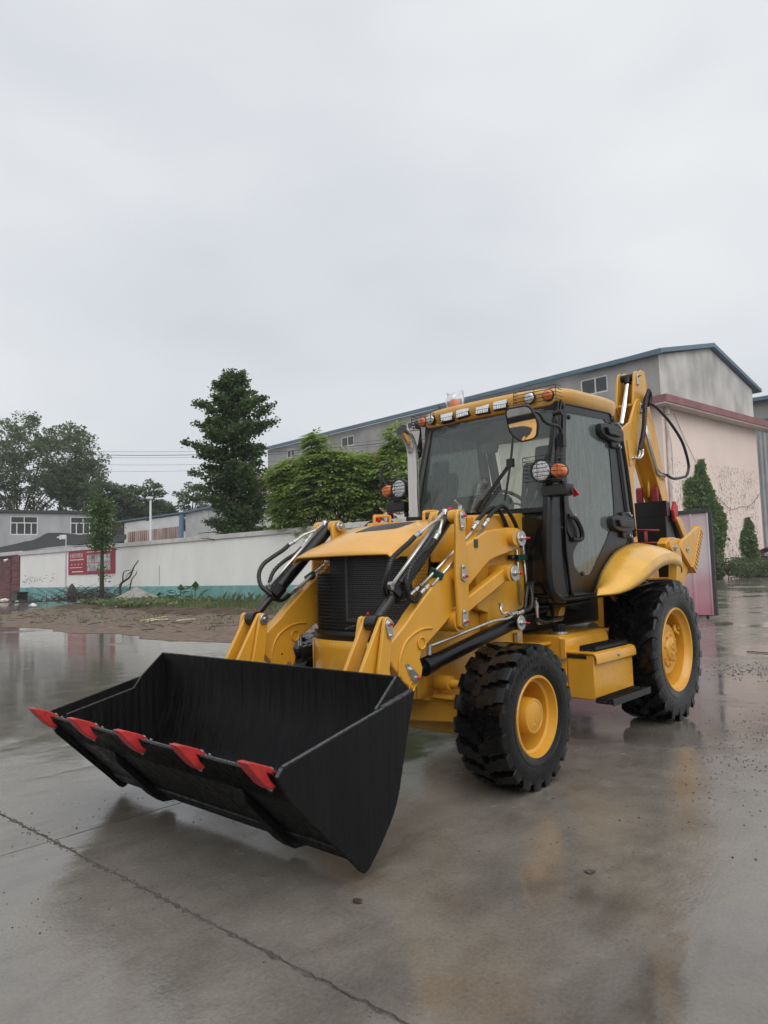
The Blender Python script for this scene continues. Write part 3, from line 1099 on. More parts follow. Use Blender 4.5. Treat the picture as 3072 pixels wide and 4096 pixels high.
def tree(name, base, label, leafmat, pts, lsize, trunk, aspect=.65, droop=0.0, group='trees behind the wall'):
    t = thing(name, base, label, 'tree', group)
    part('trunk', trunk, 'bark', t, smooth='all')
    v, f = leaves(pts, lsize, aspect, droop)
    raw('crown', v, f, leafmat, t)
    return t

random.seed(11)
# tall conical tree: tiers of ascending branches clothed in leaves
gb = Vector((-15.1, -26.0, 0))
H = 11.75
pts, limbs = [], []
prof = [(3.0, 1.6), (3.6, 1.9), (4.6, 2.0), (5.6, 2.05), (6.3, 1.8), (7.0, 1.65), (7.8, 1.9), (8.6, 2.0), (9.3, 2.05), (9.9, 1.7), (10.6, 1.2), (11.2, .9), (11.7, .5)]
def plen(z):
    return float(np.interp(z, [p[0] for p in prof], [p[1] for p in prof]))
nb = 92
for k in range(nb):
    z = 2.6 + (H - 2.8) * (k / nb) ** .93
    az = k * 2.39996 + random.uniform(-.4, .4)
    L = plen(z + .35) * random.choice((random.uniform(.55, 1.0), random.uniform(.85, 1.32)))
    tilt = R(random.uniform(8, 32)) + max(0, (z - 9.5)) * .18
    d = Vector((math.cos(az) * math.cos(tilt), math.sin(az) * math.cos(tilt), math.sin(tilt)))
    p0 = gb + Vector((0, 0, z))
    p1 = p0 + d * L
    limbs.append((p0, p1, .05, .012))
    for j in range(int(20 + L * 13)):
        t = .12 + .92 * random.random() ** .8
        q = p0 + d * (L * t)
        s = .44 * (1.12 - .60 * t)
        m_ = 10
        pts.append(np.array(q) + rng.normal(size=(m_, 3)) * np.array([s, s, s * .62]) * .62)
pts.append(blob_points((gb.x, gb.y, 11.6), (.28, .28, .5), 120, .1))
pts = [np.concatenate(pts)]
pts = [pts[0][(pts[0][:, 0] < -14.4) | (pts[0][:, 2] > 5.2)]]
tree('ginkgo_tree', gb, 'tall dark green conical tree rising behind the middle of the wall', 'ginkgo', np.concatenate(pts), .145,
     trunk_mb(gb, gb + Vector((0, 0, H - .3)), .17, .03, limbs), .85)
# broad bright tree with long hanging compound leaves
wb = Vector((-15.6, -19.0, 0))
def walnut(base, blobs, label, nleaf):
    t = thing('walnut_tree', base, label, 'tree', 'trees behind the wall')
    limbs = [(Vector(base) + Vector((0, 0, 1.2)), Vector(c), .07, .015) for c, r_, k_ in blobs]
    part('trunk', trunk_mb(base, Vector(base) + Vector((.1, .1, 3.6)), .13, .06, limbs), 'bark', t, smooth='all')
    V, F_ = [], []
    for c, r_, k_ in blobs:
        cen = blob_points(c, r_, k_, .45)
        for p in cen:
            az = random.uniform(0, 2 * math.pi)
            out = np.array([p[0] - base[0], p[1] - base[1], 0])
            out /= np.linalg.norm(out) + 1e-6
            dv = np.array([math.cos(az), math.sin(az), 0]) * .7 + out * .6
            dv[2] = random.uniform(-.05, .55)
            dv /= np.linalg.norm(dv)
            L = random.uniform(.38, .62)
            sd = np.cross(dv, [0, 0, 1])
            sd /= np.linalg.norm(sd) + 1e-9
            for j in range(7):                      # leaflets on one stalk
                s_ = j // 2
                tt = .35 + .22 * s_
                sgn = 0 if j == 6 else (1 if j % 2 else -1)
                q = p + dv * L * tt + np.array([0, 0, -.22 * tt * tt * L * 2])
                ld = dv * (.55 if sgn else 1) + sd * sgn * .8
                ld[2] -= .45 + .25 * random.random()
                ld /= np.linalg.norm(ld)
                ll = random.uniform(.22, .34)
                ww = np.cross(ld, [0, 0, 1])
                ww /= np.linalg.norm(ww) + 1e-9
                ww = ww * ll * .2
                o = len(V)
                V += [q, q + ld * ll * .45 + ww + [0, 0, .02], q + ld * ll, q + ld * ll * .45 - ww + [0, 0, .02]]
                F_.append((o, o + 1, o + 2, o + 3))
    raw('crown', [tuple(v) for v in V], F_, 'walnut', t)
    return t
W = lambda x, y, z, r_, k_, sq=.8: ((x, y, z), (r_, r_, r_ * sq), k_)
walnut((-15.4, -19.4, 0), [W(-15.1, -19.7, 5.2, 1.35, 630), W(-14.7, -20.6, 4.9, 1.0, 420), W(-15.9, -18.6, 5.0, 1.15, 483), W(-14.7, -20.9, 5.9, .95, 330), W(-16.2, -18.4, 6.1, .95, 330), W(-15.4, -19.2, 6.2, .9, 300), W(-15.1, -19.5, 6.4, .75, 231), W(-15.0, -19.6, 7.25, .38, 84, 1.3),
                           W(-14.4, -21.0, 5.8, .65, 168), W(-16.3, -18.0, 5.6, .8, 231), W(-15.0, -19.8, 4.0, 1.2, 441), W(-16.2, -18.3, 4.1, 1.0, 315), W(-14.5, -20.9, 4.2, .8, 231)],
       'broad bright green leafy tree spreading over the wall beside the loader hood', 0)
walnut((-17.2, -16.6, 0), [W(-17.0, -16.6, 5.6, 1.2, 462), W(-17.6, -15.8, 4.8, 1.1, 378), W(-17.2, -16.9, 6.7, .6, 147), W(-17.1, -16.6, 7.5, .35, 63, 1.3), W(-16.6, -17.3, 4.4, .9, 273), W(-18.1, -15.0, 5.6, .9, 273)],
       'bright green leafy tree seen behind the exhaust pipe and far headlamp', 0)
bz = blob_points((-14.9, -22.2, 3.45), (.9, .6, .38), 260, .2)
t = thing('wall_shrub', (-15, -22.2, 0), 'small leafy shrub poking above the wall between the two trees', 'shrub')
part('stem', MB().tube([(-15, -22.2, 0), (-14.9, -22.2, 3.3)], .03, 6), 'bark', t)
v, f = leaves(bz, .24, .45, .3)
raw('foliage', v, f, 'walnut', t)

# big airy tree at the far left
p1, cen = crown_clumps((-33.4, -93.2, 16.2), (8.6, 8.6, 7.2), 380, 64, 1.15, -.85)
p2, c2 = crown_clumps((-37.0, -89.6, 13.6), (4.8, 4.8, 3.6), 80, 50, .95)
b0 = Vector((-31.9, -95.3, 0))
limbs = [(b0 + Vector((0, 0, 7 + 2 * random.random())), Vector(c), .10, .02) for c in cen[::32] + c2[::20]]
tree('airy_tree', b0, 'big airy grey green tree with forked dark trunk above the house at far left', 'farleaf', np.concatenate([p1, p2]), .34,
     trunk_mb(b0, b0 + Vector((-1.2, 1.6, 12)), .36, .15, limbs + [(b0 + Vector((0, 0, 6)), b0 + Vector((2.3, -2.6, 14)), .24, .10)], .4), .7)
tr = [('round_tree', (-36.1, -86.2, 0), 13.6, 3.0, 2.4, 'rounded grey green tree just right of the big airy tree'),
      ('round_tree', (-36.4, -80.2, 0), 12.4, 2.0, 2.1, 'small rounded tree rising behind the sapling'),
      ('round_tree', (-41.6, -86.0, 0), 12.7, 2.3, 2.2, 'middle one of the small far trees between sapling and pole'),
      ('round_tree', (-40.5, -78.3, 0), 12.8, 2.5, 2.3, 'far tree directly behind the slim white pole'),
      ('round_tree', (-44.6, -81.5, 0), 10.8, 1.6, 1.5, 'lowest far treetop just right of the slim white pole'),
      ('round_tree', (-55.7, -91.0, 0), 14.4, 3.2, 3.2, 'pale far tree at the left foot of the tall conical tree')]
for nm, b, h, r_, hr, lb in tr:
    p, cen = crown_clumps((b[0], b[1], h - hr * .9), (r_, r_, hr * 1.35), 60, 70, .75, -.9)
    p3 = blob_points((b[0], b[1], h + .2), (.5, .5, .8), 40, .1)
    tree(nm, b, lb, 'midleaf', np.concatenate([p, p3]), .33, trunk_mb(b, (b[0], b[1], h - .5), .22, .06, [((b[0], b[1], 5.5), tuple(c), .08, .02) for c in cen[::7]]), .7)

# sapling in front of the wall
sb = Vector((-12.0, -33.6, .30))
pts = []
limbs = []
for k in range(30):
    z = 3.0 + 2.6 * k / 30
    az = k * 2.4
    L = random.uniform(.5, 1.05) * (1.15 - .55 * abs((z - 4.3) / 1.6))
    d = Vector((math.cos(az), math.sin(az), random.uniform(.1, .7))).normalized()
    p0 = sb + Vector((0, 0, z - .3))
    limbs.append((p0, p0 + d * L, .025, .008))
    for j in range(9):
        pts.append(np.array(p0 + d * L * random.uniform(.2, 1.05)) + rng.normal(size=(14, 3)) * .19)
for z in (1.1, 1.35, 1.6):
    pts.append(np.array(sb + Vector((.1, .35, z))) + rng.normal(size=(28, 3)) * np.array([.15, .22, .2]))
tree('sapling', sb, 'young street tree with slim trunk standing on the earth bank before the banner', 'youngleaf', np.concatenate(pts), .15,
     trunk_mb(sb, sb + Vector((0, .12, 4.6)), .14, .05, limbs, .04), .55, group='trees in front of the wall')

# grass on the bank
def blades(n, xr, yr, h, m, name, label, zfn, dens=None):
    x = rng.uniform(*xr, n)
    y = rng.uniform(*yr, n)
    if dens is not None:
        k = rng.random(n) < dens(x, y)
        x, y = x[k], y[k]
    n = len(x)
    z = np.array([zfn(a, b) for a, b in zip(x, y)])
    az = rng.uniform(0, 6.283, n)
    hh = h * rng.uniform(.45, 1.35, n)
    ln = rng.uniform(.15, .75, n) * hh
    w = .012 + .010 * rng.random(n)
    b0_ = np.stack([x, y, z - .02], 1)
    sd = np.stack([-np.sin(az), np.cos(az), np.zeros(n)], 1) * w[:, None]
    mid = b0_ + np.stack([np.cos(az) * ln * .35, np.sin(az) * ln * .35, hh * .65], 1)
    tip = b0_ + np.stack([np.cos(az) * ln, np.sin(az) * ln, hh * .95], 1)
    v = np.stack([b0_ - sd, b0_ + sd, mid + sd * .8, tip, mid - sd * .8], 1).reshape(-1, 3)
    f = np.arange(5 * n).reshape(n, 5)
    o = raw(name, v.tolist(), f.tolist(), m)
    return tag(o, label, 'grass', kind='stuff')
def gd(x, y):
    return np.clip((-9.6 - x) / 1.6, 0, 1) * np.clip((y + 30.5) / 2.5, 0, 1) * (.45 + .55 * (np.sin(y * 1.1 + np.sin(x)) > -.4))
blades(26000, (-13.9, -9.0), (-31, -6), .19, 'grass', 'grass', 'green weedy grass growing along the foot of the white wall', bank_z, gd)
o = blades(450, (-13.9, -11.5), (-24, -9), .50, 'grass', 'tall_grass', 'taller pale reedy grass standing against the teal band', bank_z)
blades(2600, (-9.0, -4.2), (-30, -6), .13, 'grass', 'weed_tufts', 'thin low weeds scattered over the brown earth before the bank', lambda x, y: .05, lambda x, y: (np.sin(x * 2.3 + 2 * np.sin(y * 1.7)) + np.sin(y * 3.1 + x) > 1.15) * 1.0)
# low ground cover of broad leaves left of the grass
pts = []
for k in range(420):
    x, y = rng.uniform(-13.2, -9.8), rng.uniform(-31.5, -24.5)
    pts.append((x, y, bank_z(x, y) + .10 + .12 * rng.random()))
v, f = leaves(np.repeat(np.array(pts), 5, 0) + rng.normal(size=(2100, 3)) * [.13, .13, .05], .21, .7)
o = raw('ground_cover', v, f, 'grass')
tag(o, 'low light green leafy ground cover on the earth bank', 'ground cover', kind='stuff')
# broad leaved plants
def broad_plant(x, y, s, lb):
    z = bank_z(x, y)
    t = thing('broad_leaf_plant', (x, y, z), lb, 'plant', 'broad leaved plants on the bank')
    for k in range(7):
        az = k * .9 + random.random() * .6
        L = s * random.uniform(.6, 1.0)
        d = Vector((math.cos(az), math.sin(az), 0))
        top = Vector((x, y, z)) + d * L * .35 + Vector((0, 0, L * random.uniform(.55, .95)))
        lf = MB()
        sd = Vector((-d.y, d.x, 0))
        ll, ww = s * .55, s * .19
        fwd = (d * .8 + Vector((0, 0, random.uniform(-.1, .75)))).normalized()
        lf.add([top, top + fwd * ll * .35 + sd * ww, top + fwd * ll, top + fwd * ll * .35 - sd * ww, top + fwd * ll * .45 - Vector((0, 0, .05))],
               [(0, 1, 4), (1, 2, 4), (2, 3, 4), (3, 0, 4)])
        lf.tube([(x, y, z), top], .012, 5)
        part('leaf', lf, 'bigleaf', t)
broad_plant(-13.0, -27.6, .95, 'broad leaved plant with upright leaves, left one of the pair at the teal band')
broad_plant(-12.9, -26.2, .95, 'broad leaved plant with upright leaves, right one of the pair at the teal band')
broad_plant(-12.2, -27.0, .6, 'low broad leaved plant between and before the two taller ones')
broad_plant(-12.3, -28.6, .55, 'small broad leaved plant next to the grey sand heap')

# grey sand heap, brush pile, dead branch, stump
rows = []
for t_ in np.linspace(0, 1, 9):
    rows.append([(-12.6 + 1.3 * t_ * math.cos(a) * (1 + .12 * math.sin(3 * a)), -31.1 + 1.9 * t_ * math.sin(a), .25 + .72 * (1 - t_) ** 1.1 + .03 * math.sin(7 * a) * t_) for a in np.linspace(0, 2 * math.pi, 25)])
sp = part('sand_heap', MB().grid(rows), 'sand', None, smooth='all')
tag(sp, 'low grey sand heap beside the brush pile', 'sand heap')
bp = MB()
random.seed(31)
for k in range(330):
    x, y = random.gauss(-12.0, .8), random.gauss(-35.2, 2.3)
    az = random.uniform(0, math.pi * 2)
    L = random.uniform(.6, 2.0)
    z = .18 + .65 * math.exp(-((y + 35) / 2) ** 2) * random.random()
    d = Vector((math.cos(az) * .5, math.sin(az), random.uniform(-.05, .35)))
    p = Vector((x, y, z))
    bp.tube([p, p + d * L * .5 + Vector((0, 0, .08)), p + d * L], .02, 5, radii=(random.uniform(.012, .03), .006))
o = part('brush_pile', bp, 'twig', None, kind='stuff')
tag(o, 'dark heap of cut twigs and branches round the sapling', 'brush pile', kind='stuff')
db = MB()
db.tube([(-12.5, -32.5, .5), (-12.5, -32.52, 1.1), (-12.45, -31.5, 1.48), (-12.4, -31.0, 1.97), (-12.4, -30.5, 2.33)], .05, 6, smooth=5, radii=(.075, .022))
db.tube([(-12.5, -31.65, .55), (-12.5, -31.4, 1.3), (-12.4, -30.8, 1.6), (-12.4, -30.65, 1.8)], .03, 6, smooth=4, radii=(.04, .012))
db.tube([(-12.45, -32.2, 1.25), (-12.4, -32.0, 1.75), (-12.4, -31.3, 1.85)], .03, 6, smooth=4, radii=(.04, .012))
db.tube([(-12.45, -31.1, 1.85), (-12.4, -31.6, 1.6), (-12.4, -31.9, 1.25)], .02, 6, smooth=4, radii=(.03, .01))
o = part('dead_branch', db, 'twig', None, smooth='all')
tag(o, 'bare dead branch curving up in front of the white wall', 'branch')
sm = thing('stump_post', (-12.6, -38.4, .0), 'short dark rounded post standing left of the sapling', 'post')
part('shaft', MB().lathe([(0, .26), (.7, .24), (.85, .20), (1.0, .10), (1.03, .0)], (-12.6, -38.4, .1), (0, 0, 1), 16), 'tar', sm, smooth=True)
part('cap', MB().cyl((-12.6, -38.4, 1.1), (-12.6, -38.4, 1.18), .07), 'tar', sm)
for (x, y, z0, L, az, lb) in ((-5.1, -17.5, .07, 1.9, 2.55, 'longest pale dry stalk lying on the gravelly earth'), (-5.0, -17.0, .07, .85, 3.0, 'short pale dry stalk just in front of the longest one'),
                              (-5.2, -15.95, .07, 1.1, 2.9, 'pale dry stalk lying right of the other stalks')):
    o = part('dry_stalk', MB().tube([(x, y, z0), (x + math.cos(az) * L * .5, y + math.sin(az) * L * -.3, z0 + .03), (x + math.cos(az) * L, y - math.sin(az) * L, z0 + .01)], .028, 6, smooth=3), 'straw', None)
    tag(o, lb, 'stalk', 'dry stalks on the earth')
# rubbish by the red door
rb_ = thing('rubbish_bin', (-13.2, -47.6, 0), 'dark square bin standing beside the red yard door', 'bin')
part('body', MB().prism([(-48.0, .0), (-47.1, .0), (-47.05, .62), (-48.05, .62)], -13.6, -12.9, 'x'), 'satin', rb_, bevel=.02)
part('rim', MB().box((-13.65, -48.08, .622), (-12.85, -47.02, .68)), 'satin', rb_)
for k, (x, y, s, lb) in enumerate(((-12.6, -48.6, .34, 'crumpled white plastic bag lying left of the dark bin'), (-12.4, -45.8, .16, 'scrap of white plastic lying right of the dark bin'), (-9.5, -36.3, .22, 'white plastic scrap at the edge of the earth near the brush'))):
    bm_ = bmesh.new()
    bmesh.ops.create_icosphere(bm_, subdivisions=2, radius=s)
    for v in bm_.verts:
        v.co *= random.uniform(.65, 1.15)
        v.co.z = max(-.02, v.co.z * .6)
        v.co += Vector((x, y, .08))
    mb = MB()
    bm_.verts.index_update()
    mb.add([v.co[:] for v in bm_.verts], [[v.index for v in f.verts] for f in bm_.faces])
    bm_.free()
    tag(part('plastic_bag', mb, 'litter', None), lb, 'plastic bag', 'white plastic litter')
mb = MB()
for k in range(40):
    x, y = random.uniform(-13.4, -12.2), random.uniform(-46.8, -42.5)
    mb.tube([(x, y, .05), (x + random.uniform(-.5, .5), y + random.uniform(-.6, .6), .05 + random.uniform(0, .2))], .02, 5)
tag(part('debris_row', mb, 'twig', None, kind='stuff'), 'line of dark twigs and rubbish along the foot of the teal band', 'debris', kind='stuff')

# climbing plants and bushes at the pink gable
def ivy(outline, n, lb, seed):
    r2 = np.random.default_rng(seed)
    s0 = FG.p(*outline[0][:2], 0)
    t = thing('climbing_plant', FG.p((outline[0][0] + outline[-1][0]) / 2, 0, .3), lb, 'climbing plant', 'climbing plants on the gable')
    P = []
    zs = [o_[1] for o_ in outline]
    for k in range(n):
        z = r2.uniform(zs[0], zs[-1])
        lo = np.interp(z, zs, [o_[0] for o_ in outline])
        hi = np.interp(z, zs, [o_[2] for o_ in outline])
        a = lo + (hi - lo) * r2.random()
        ed_ = min(a - lo, hi - a)
        P.append(FG.p(a + r2.normal() * .20 + .28 * math.sin(z * 3.1) * math.sin(z * 1.3 + 1), z + r2.normal() * .15, .05 + min(1.1, ed_ * .55) * r2.random()))
    v, f = leaves(np.array(P), .46, .5, .5)
    raw('foliage', v, f, 'ivy', t)
    st_ = MB()
    for k in range(5):
        a = np.interp(3, zs, [(o_[0] + o_[2]) / 2 for o_ in outline])
        st_.tube([FG.p(a + k * .3 - .6, 0, .1), FG.p(a + k * .2, 3, .1), FG.p(outline[-1][0], zs[-1] * .8, .08)], .05, 5, smooth=4)
    part('stem', st_, 'bark', t)
ivy([(3.0, 0, 8.6), (3.2, 3, 9.6), (2.9, 5.5, 10.6), (2.9, 7.2, 8.4), (3.3, 8.6, 7.6), (5.4, 9.2, 7.0), (6.0, 10.5, 6.5)], 4200, 'larger climbing plant reaching high up the pink gable wall', 3)
ivy([(13.6, 0, 17.2), (14.0, 1.8, 17.2), (13.2, 3.6, 16.4), (14.4, 4.6, 16.0), (15.3, 5.5, 15.7)], 1500, 'smaller climbing plant low on the pink gable wall', 4)
def bush(x, y, rx, ry, h, n, lb):
    t = thing('bush', (x, y, 0), lb, 'bush', 'bushes along the gable foot')
    P = np.concatenate([blob_points((x + rx * random.uniform(-.8, .8), y + ry * random.uniform(-.8, .8), h * random.uniform(.3, .65)), (rx * .5, ry * .5, h * .42), n // 8, .2) for _ in range(8)])
    v, f = leaves(P, .32, .4, 0, up=.5)
    raw('foliage', v, f, 'bush', t)
    part('stem', MB().tube([(x, y, 0), (x, y, h * .5)], .04, 5), 'bark', t)
random.seed(77)
for k, (x, y, h, lb) in enumerate(((-63.5, -15.0, 1.9, 'leftmost low bush at the foot of the larger climbing plant'), (-67.0, -14.6, 1.9, 'second low bush from the left along the gable foot'),
                                   (-70.5, -15.0, 2.1, 'middle low bush along the gable foot'), (-73.5, -15.6, 1.9, 'second bush from the right, below the small hut'),
                                   (-71.5, -13.0, 1.6, 'rightmost bush, standing right before the small hut'), (-60.0, -15.6, 2.0, 'bush half hidden behind the red gate panel'))):
    bush(x, y, 2.2, 1.3, h, 1300, lb)

# ================================================================== BACKHOE LOADER
LD = thing('backhoe_loader', (1.3, 0, 0), 'yellow backhoe loader with black front bucket parked on the wet concrete', 'backhoe loader')
def circ(c, r, n=16, a0=0, a1=360):
    return [(c[0] + r * math.cos(R(a0 + (a1 - a0) * k / n)), c[1] + r * math.sin(R(a0 + (a1 - a0) * k / n))) for k in range(n + (0 if a1 - a0 == 360 else 1))]

# ---- chassis
for s in (1, -1):
    pr = [(1.70, 1.90), (2.56, 1.845), (2.72, 1.30), (2.95, 1.08), (3.16, 1.0), (3.16, .62), (2.98, .56), (1.85, .56), (1.70, .80)]
    part('side_frame', MB().prism(pr, s * .40, s * .455), 'yellow', LD, bevel=.006)
    part('tower_box', MB().prism([(1.72, 1.895), (2.45, 1.84), (2.45, 1.15), (1.86, 1.0), (1.72, 1.2)], s * .457, s * .53), 'yellow', LD, bevel=.008)
    part('frame_rail', MB().box((-1.1, s * .28, .52), (1.69, s * .42, .80)), 'yellow', LD, bevel=.006)
fx = MB()
fx.box((-1.0, -.27, .55), (1.69, .27, .74))
fx.box((1.69, -.395, .60), (3.05, .395, .95))
part('belly', fx, 'black', LD)
part('engine_block', MB().box((2.0, -.30, .96), (2.95, .30, 1.5)), 'black', LD)
# front axle and its guard
ax = MB()
ax.prism([(-.62, .30), (.62, .30), (.66, .40), (.62, .52), (.25, .57), (-.25, .57), (-.62, .52), (-.66, .40)], 2.50, 2.76, 'x')
part('front_axle', ax, 'yellow', LD, bevel=.015)
part('axle_guard', MB().prism([(-.64, .42), (-.2, .385), (.2, .385), (.64, .42), (.64, .58), (-.64, .58)], 2.78, 2.90, 'x'), 'yellow', LD, bevel=.01)
part('axle_plate', MB().box((2.70, -.66, .582), (2.96, .66, .60)), 'yellow', LD)
br = MB()
for y in (.42, -.42):
    br.prism([(2.78, .602), (2.92, .602), (2.88, .74), (2.82, .74)], y - .02, y + .02)
parts('axle_bracket', br, 'yellow', LD)
stc = MB()
stc.cyl((2.9, .45, .68), (2.9, .60, .68), .05)
stc.cyl((2.9, .60, .68), (2.86, .80, .66), .028)
part('steering_cylinder', stc, 'yellow', LD, smooth=True)
part('steering_boot', MB().cyl((2.9, -.44, .70), (2.9, .44, .70), .045), 'black', LD, smooth=True)

# ---- nose, grille, radiator
def nose_ring(z, f, hw, n=14):
    return [(f - .10 * (abs(t) ** 3.2), hw * t, z) for t in np.linspace(-1, 1, n)]
rows = [nose_ring(z, 3.24, .50) for z in (.60, .70, .80, .90, .962)]
mb = MB().grid(rows)
mb.grid([[(3.15, s_ * .50, z), (2.95, s_ * .48, z)] for z in (.60, .962) for s_ in (1,)])
mb.grid([[(3.15, s_ * .50, z), (2.95, s_ * .48, z)] for z in (.60, .962) for s_ in (-1,)])
part('nose_panel', mb, 'yellow', LD, smooth='all', solid=.012)
part('grille_band', MB().grid([nose_ring(z, 3.235, .488) for z in (.964, 1.03)]), 'black', LD, smooth='all', solid=.012)
# perforated grille: hexagon wires over the curved front
hx = MB()
cell = .0165
path = [(3.225 - .10 * (abs(t) ** 3.2), .475 * t) for t in np.linspace(-1, 1, 41)]
L_ = [0]
for a, b in zip(path[:-1], path[1:]):
    L_.append(L_[-1] + math.dist(a, b))
side_len = .22
TOT = L_[-1]
def on_grille(u, z):
    """u runs along the wrap: front then back along both sides"""
    if u < 0:
        return Vector((path[0][0] + u * -1.0 * -1 + 0 * z, path[0][1], z)) if False else Vector((path[0][0] + u, path[0][1] + .0, z))
    if u > TOT:
        return Vector((path[-1][0] - (u - TOT), path[-1][1], z))
    x = np.interp(u, L_, [p[0] for p in path])
    y = np.interp(u, L_, [p[1] for p in path])
    return Vector((x, y, z))
w_ = cell * math.sqrt(3)
def strip(u0, z0, u1, z1, wd=.0017):
    du, dz = u1 - u0, z1 - z0
    ln = math.hypot(du, dz)
    nu, nz_ = -dz / ln * wd, du / ln * wd
    o = len(hx.v)
    hx.v += [tuple(on_grille(u0 + nu, z0 + nz_)), tuple(on_grille(u1 + nu, z1 + nz_)), tuple(on_grille(u1 - nu, z1 - nz_)), tuple(on_grille(u0 - nu, z0 - nz_))]
    hx.f.append((o, o + 1, o + 2, o + 3))
row = 0
z = 1.03
while z < 1.58:
    u = -side_len + (w_ / 2 if row % 2 else 0)
    while u < TOT + side_len:
        strip(u, z, u, z + cell)
        strip(u, z + cell, u + w_ / 2, z + cell * 1.5)
        strip(u, z + cell, u - w_ / 2, z + cell * 1.5)
        u += w_
    z += cell * 1.5
    row += 1
raw('grille_mesh', hx.v, hx.f, 'mesh', LD, kind='stuff')
part('radiator', MB().box((2.96, -.455, .97), (3.00, .455, 1.66)), 'black', LD)
part('radiator_shroud', MB().box((2.90, -.398, .955), (3.17, -.385, 1.12)), 'black', LD)
part('radiator_shroud', MB().box((2.62, -.452, .97), (2.955, -.440, 1.64)), 'black', LD)
part('radiator_shroud', MB().box((2.955, -.458, .97), (3.13, -.446, 1.44)), 'black', LD)
fn = MB()
for k in range(30):
    z = 1.115 + k * .0145
    fn.box((3.001, -.235, z), (3.02, .40, z + .004))
part('radiator_fins', fn, 'fin', LD, kind='stuff')
rfm = MB()
rfm.box((3.0, -.262, 1.08), (3.03, -.237, 1.57))
rfm.box((3.0, -.237, 1.08), (3.03, .40, 1.105))
part('radiator_frame', rfm, 'fin', LD)
rod = MB()
rod.tube([(3.06, -.24, 1.03), (3.08, -.1, 1.06), (3.10, 0, 1.09)], .008, 6)
part('latch_rod', rod, 'steel', LD)

# ---- hood
def hood_section(x):
    zc = float(np.interp(x, [1.66, 1.95, 2.47, 2.90, 3.10, 3.20, 3.28, 3.345], [1.90, 1.88, 1.838, 1.782, 1.728, 1.672, 1.618, 1.562]))
    ze = float(np.interp(x, [1.66, 1.95, 2.6, 2.77, 3.0, 3.2, 3.345], [1.885, 1.86, 1.815, 1.79, 1.70, 1.628, 1.560]))
    hw = float(np.interp(x, [1.66, 2.6, 3.0, 3.345], [.46, .455, .465, .488]))
    pts = []
    for t in np.linspace(-1, 1, 25):
        a = abs(t)
        z_ = zc + (ze - zc) * min(1, a / .86) ** 2.4
        y_ = hw * t
        if a > .90:
            k = (a - .90) / .10
            z_ -= .035 * k * k
        pts.append((x + (.035 * (1 - t * t) if x > 3.3 else 0), y_, z_))
    return pts
xs_ = list(np.linspace(1.66, 2.9, 10)) + [3.0, 3.08, 3.15, 3.21, 3.26, 3.31, 3.345]
hood = part('hood', MB().grid([hood_section(x) for x in xs_]), 'hood', LD, smooth='all', solid=.012)
sidep = MB()
for s in (1, -1):
    lo, hi = [], []
    for x in np.linspace(1.72, 3.345, 20):
        sec = hood_section(x)
        e = sec[-1] if s > 0 else sec[0]
        zl = 1.20 if x < 2.78 else (1.58 if x < 2.93 else (1.20 if x < (3.12 if s > 0 else 2.9) else 1.545))
        lo.append((e[0], e[1] * .995, min(zl, e[2] - .01)))
        hi.append((e[0], e[1], e[2] + .004))
    sidep.grid([lo, hi])
parts('hood_side', sidep, 'yellow', hood, solid=.008)
pn = MB()
def hz(x, y):
    sec = hood_section(x)
    return float(np.interp(y, [p[1] for p in sec], [p[2] for p in sec])) + .0085
hw_far = [(3.085, -.098), (2.98, -.105), (2.90, -.101), (2.80, -.085), (2.704, -.061), (2.69, .0), (2.69, .10), (2.695, .183)]
hw_near = [(3.085, -.090), (3.083, .0), (3.069, .103), (3.03, .17), (2.992, .217), (2.93, .235), (2.86, .237), (2.698, .184)]
rows = []
for p, q in zip(hw_far, hw_near):
    rows.append([(p[0] + (q[0] - p[0]) * t, p[1] + (q[1] - p[1]) * t, hz(p[0] + (q[0] - p[0]) * t, p[1] + (q[1] - p[1]) * t)) for t in np.linspace(0, 1, 6)])
part('hood_window', MB().grid(rows), 'sticker', hood, smooth='all')
for y in (-.25, .25):
    part('handle', MB().tube([(2.70, y, hz(2.70, y) - .01), (2.70, y, 1.862), (2.685, y, 1.884), (2.53, y, 1.892), (2.512, y, 1.872), (2.512, y, hz(2.51, y) - .01)], .0115, 8, smooth=3), 'hood', hood, smooth='all')
part('side_louver', MB().box((2.78, .430, 1.40), (2.94, .438, 1.60)), 'black', LD)
# cowl top pieces, taps
cw = MB()
for (x, y, z) in ((2.30, .30, 1.90), (2.30, -.48, 1.90)):
    cw.cyl((x, y, z - .03), (x, y, z + .05), .018)
    cw.tube([(x, y, z + .04), (x + .09, y + .02, z + .08)], .007, 6)
    cw.tube([(x, y - .03, z), (x - .12, y - .06, z + .02)], .015, 8)
parts('grease_tap', cw, 'steel', LD, smooth=True)
cw = MB()
for (x, y, z) in ((2.36, .28, 1.895), (2.36, -.50, 1.895)):
    cw.cyl((x, y, z - .02), (x + .07, y + .01, z + .02), .02)
parts('tap_cap', cw, 'redcap', LD, smooth=True)

# ---- exhaust
exh = MB()
cx, cy = 2.13, -.30
exh.tube([(cx, cy, 1.86), (cx, cy, 2.30), (cx, cy, 2.42), (cx + .012, cy, 2.50), (cx + .045, cy, 2.57), (cx + .09, cy, 2.615), (cx + .14, cy, 2.64)], .049, 24, smooth=5)
exo = part('exhaust_pipe', exh, 'stainless', LD, smooth=True)
part('pipe_mouth', MB().cyl((cx + .142, cy, 2.641), (cx + .1435, cy, 2.6418), .054), 'hose', exo)
part('pipe_collar', MB().cyl((cx, cy, 1.865), (cx, cy, 1.90), .075), 'black', exo, smooth=True)

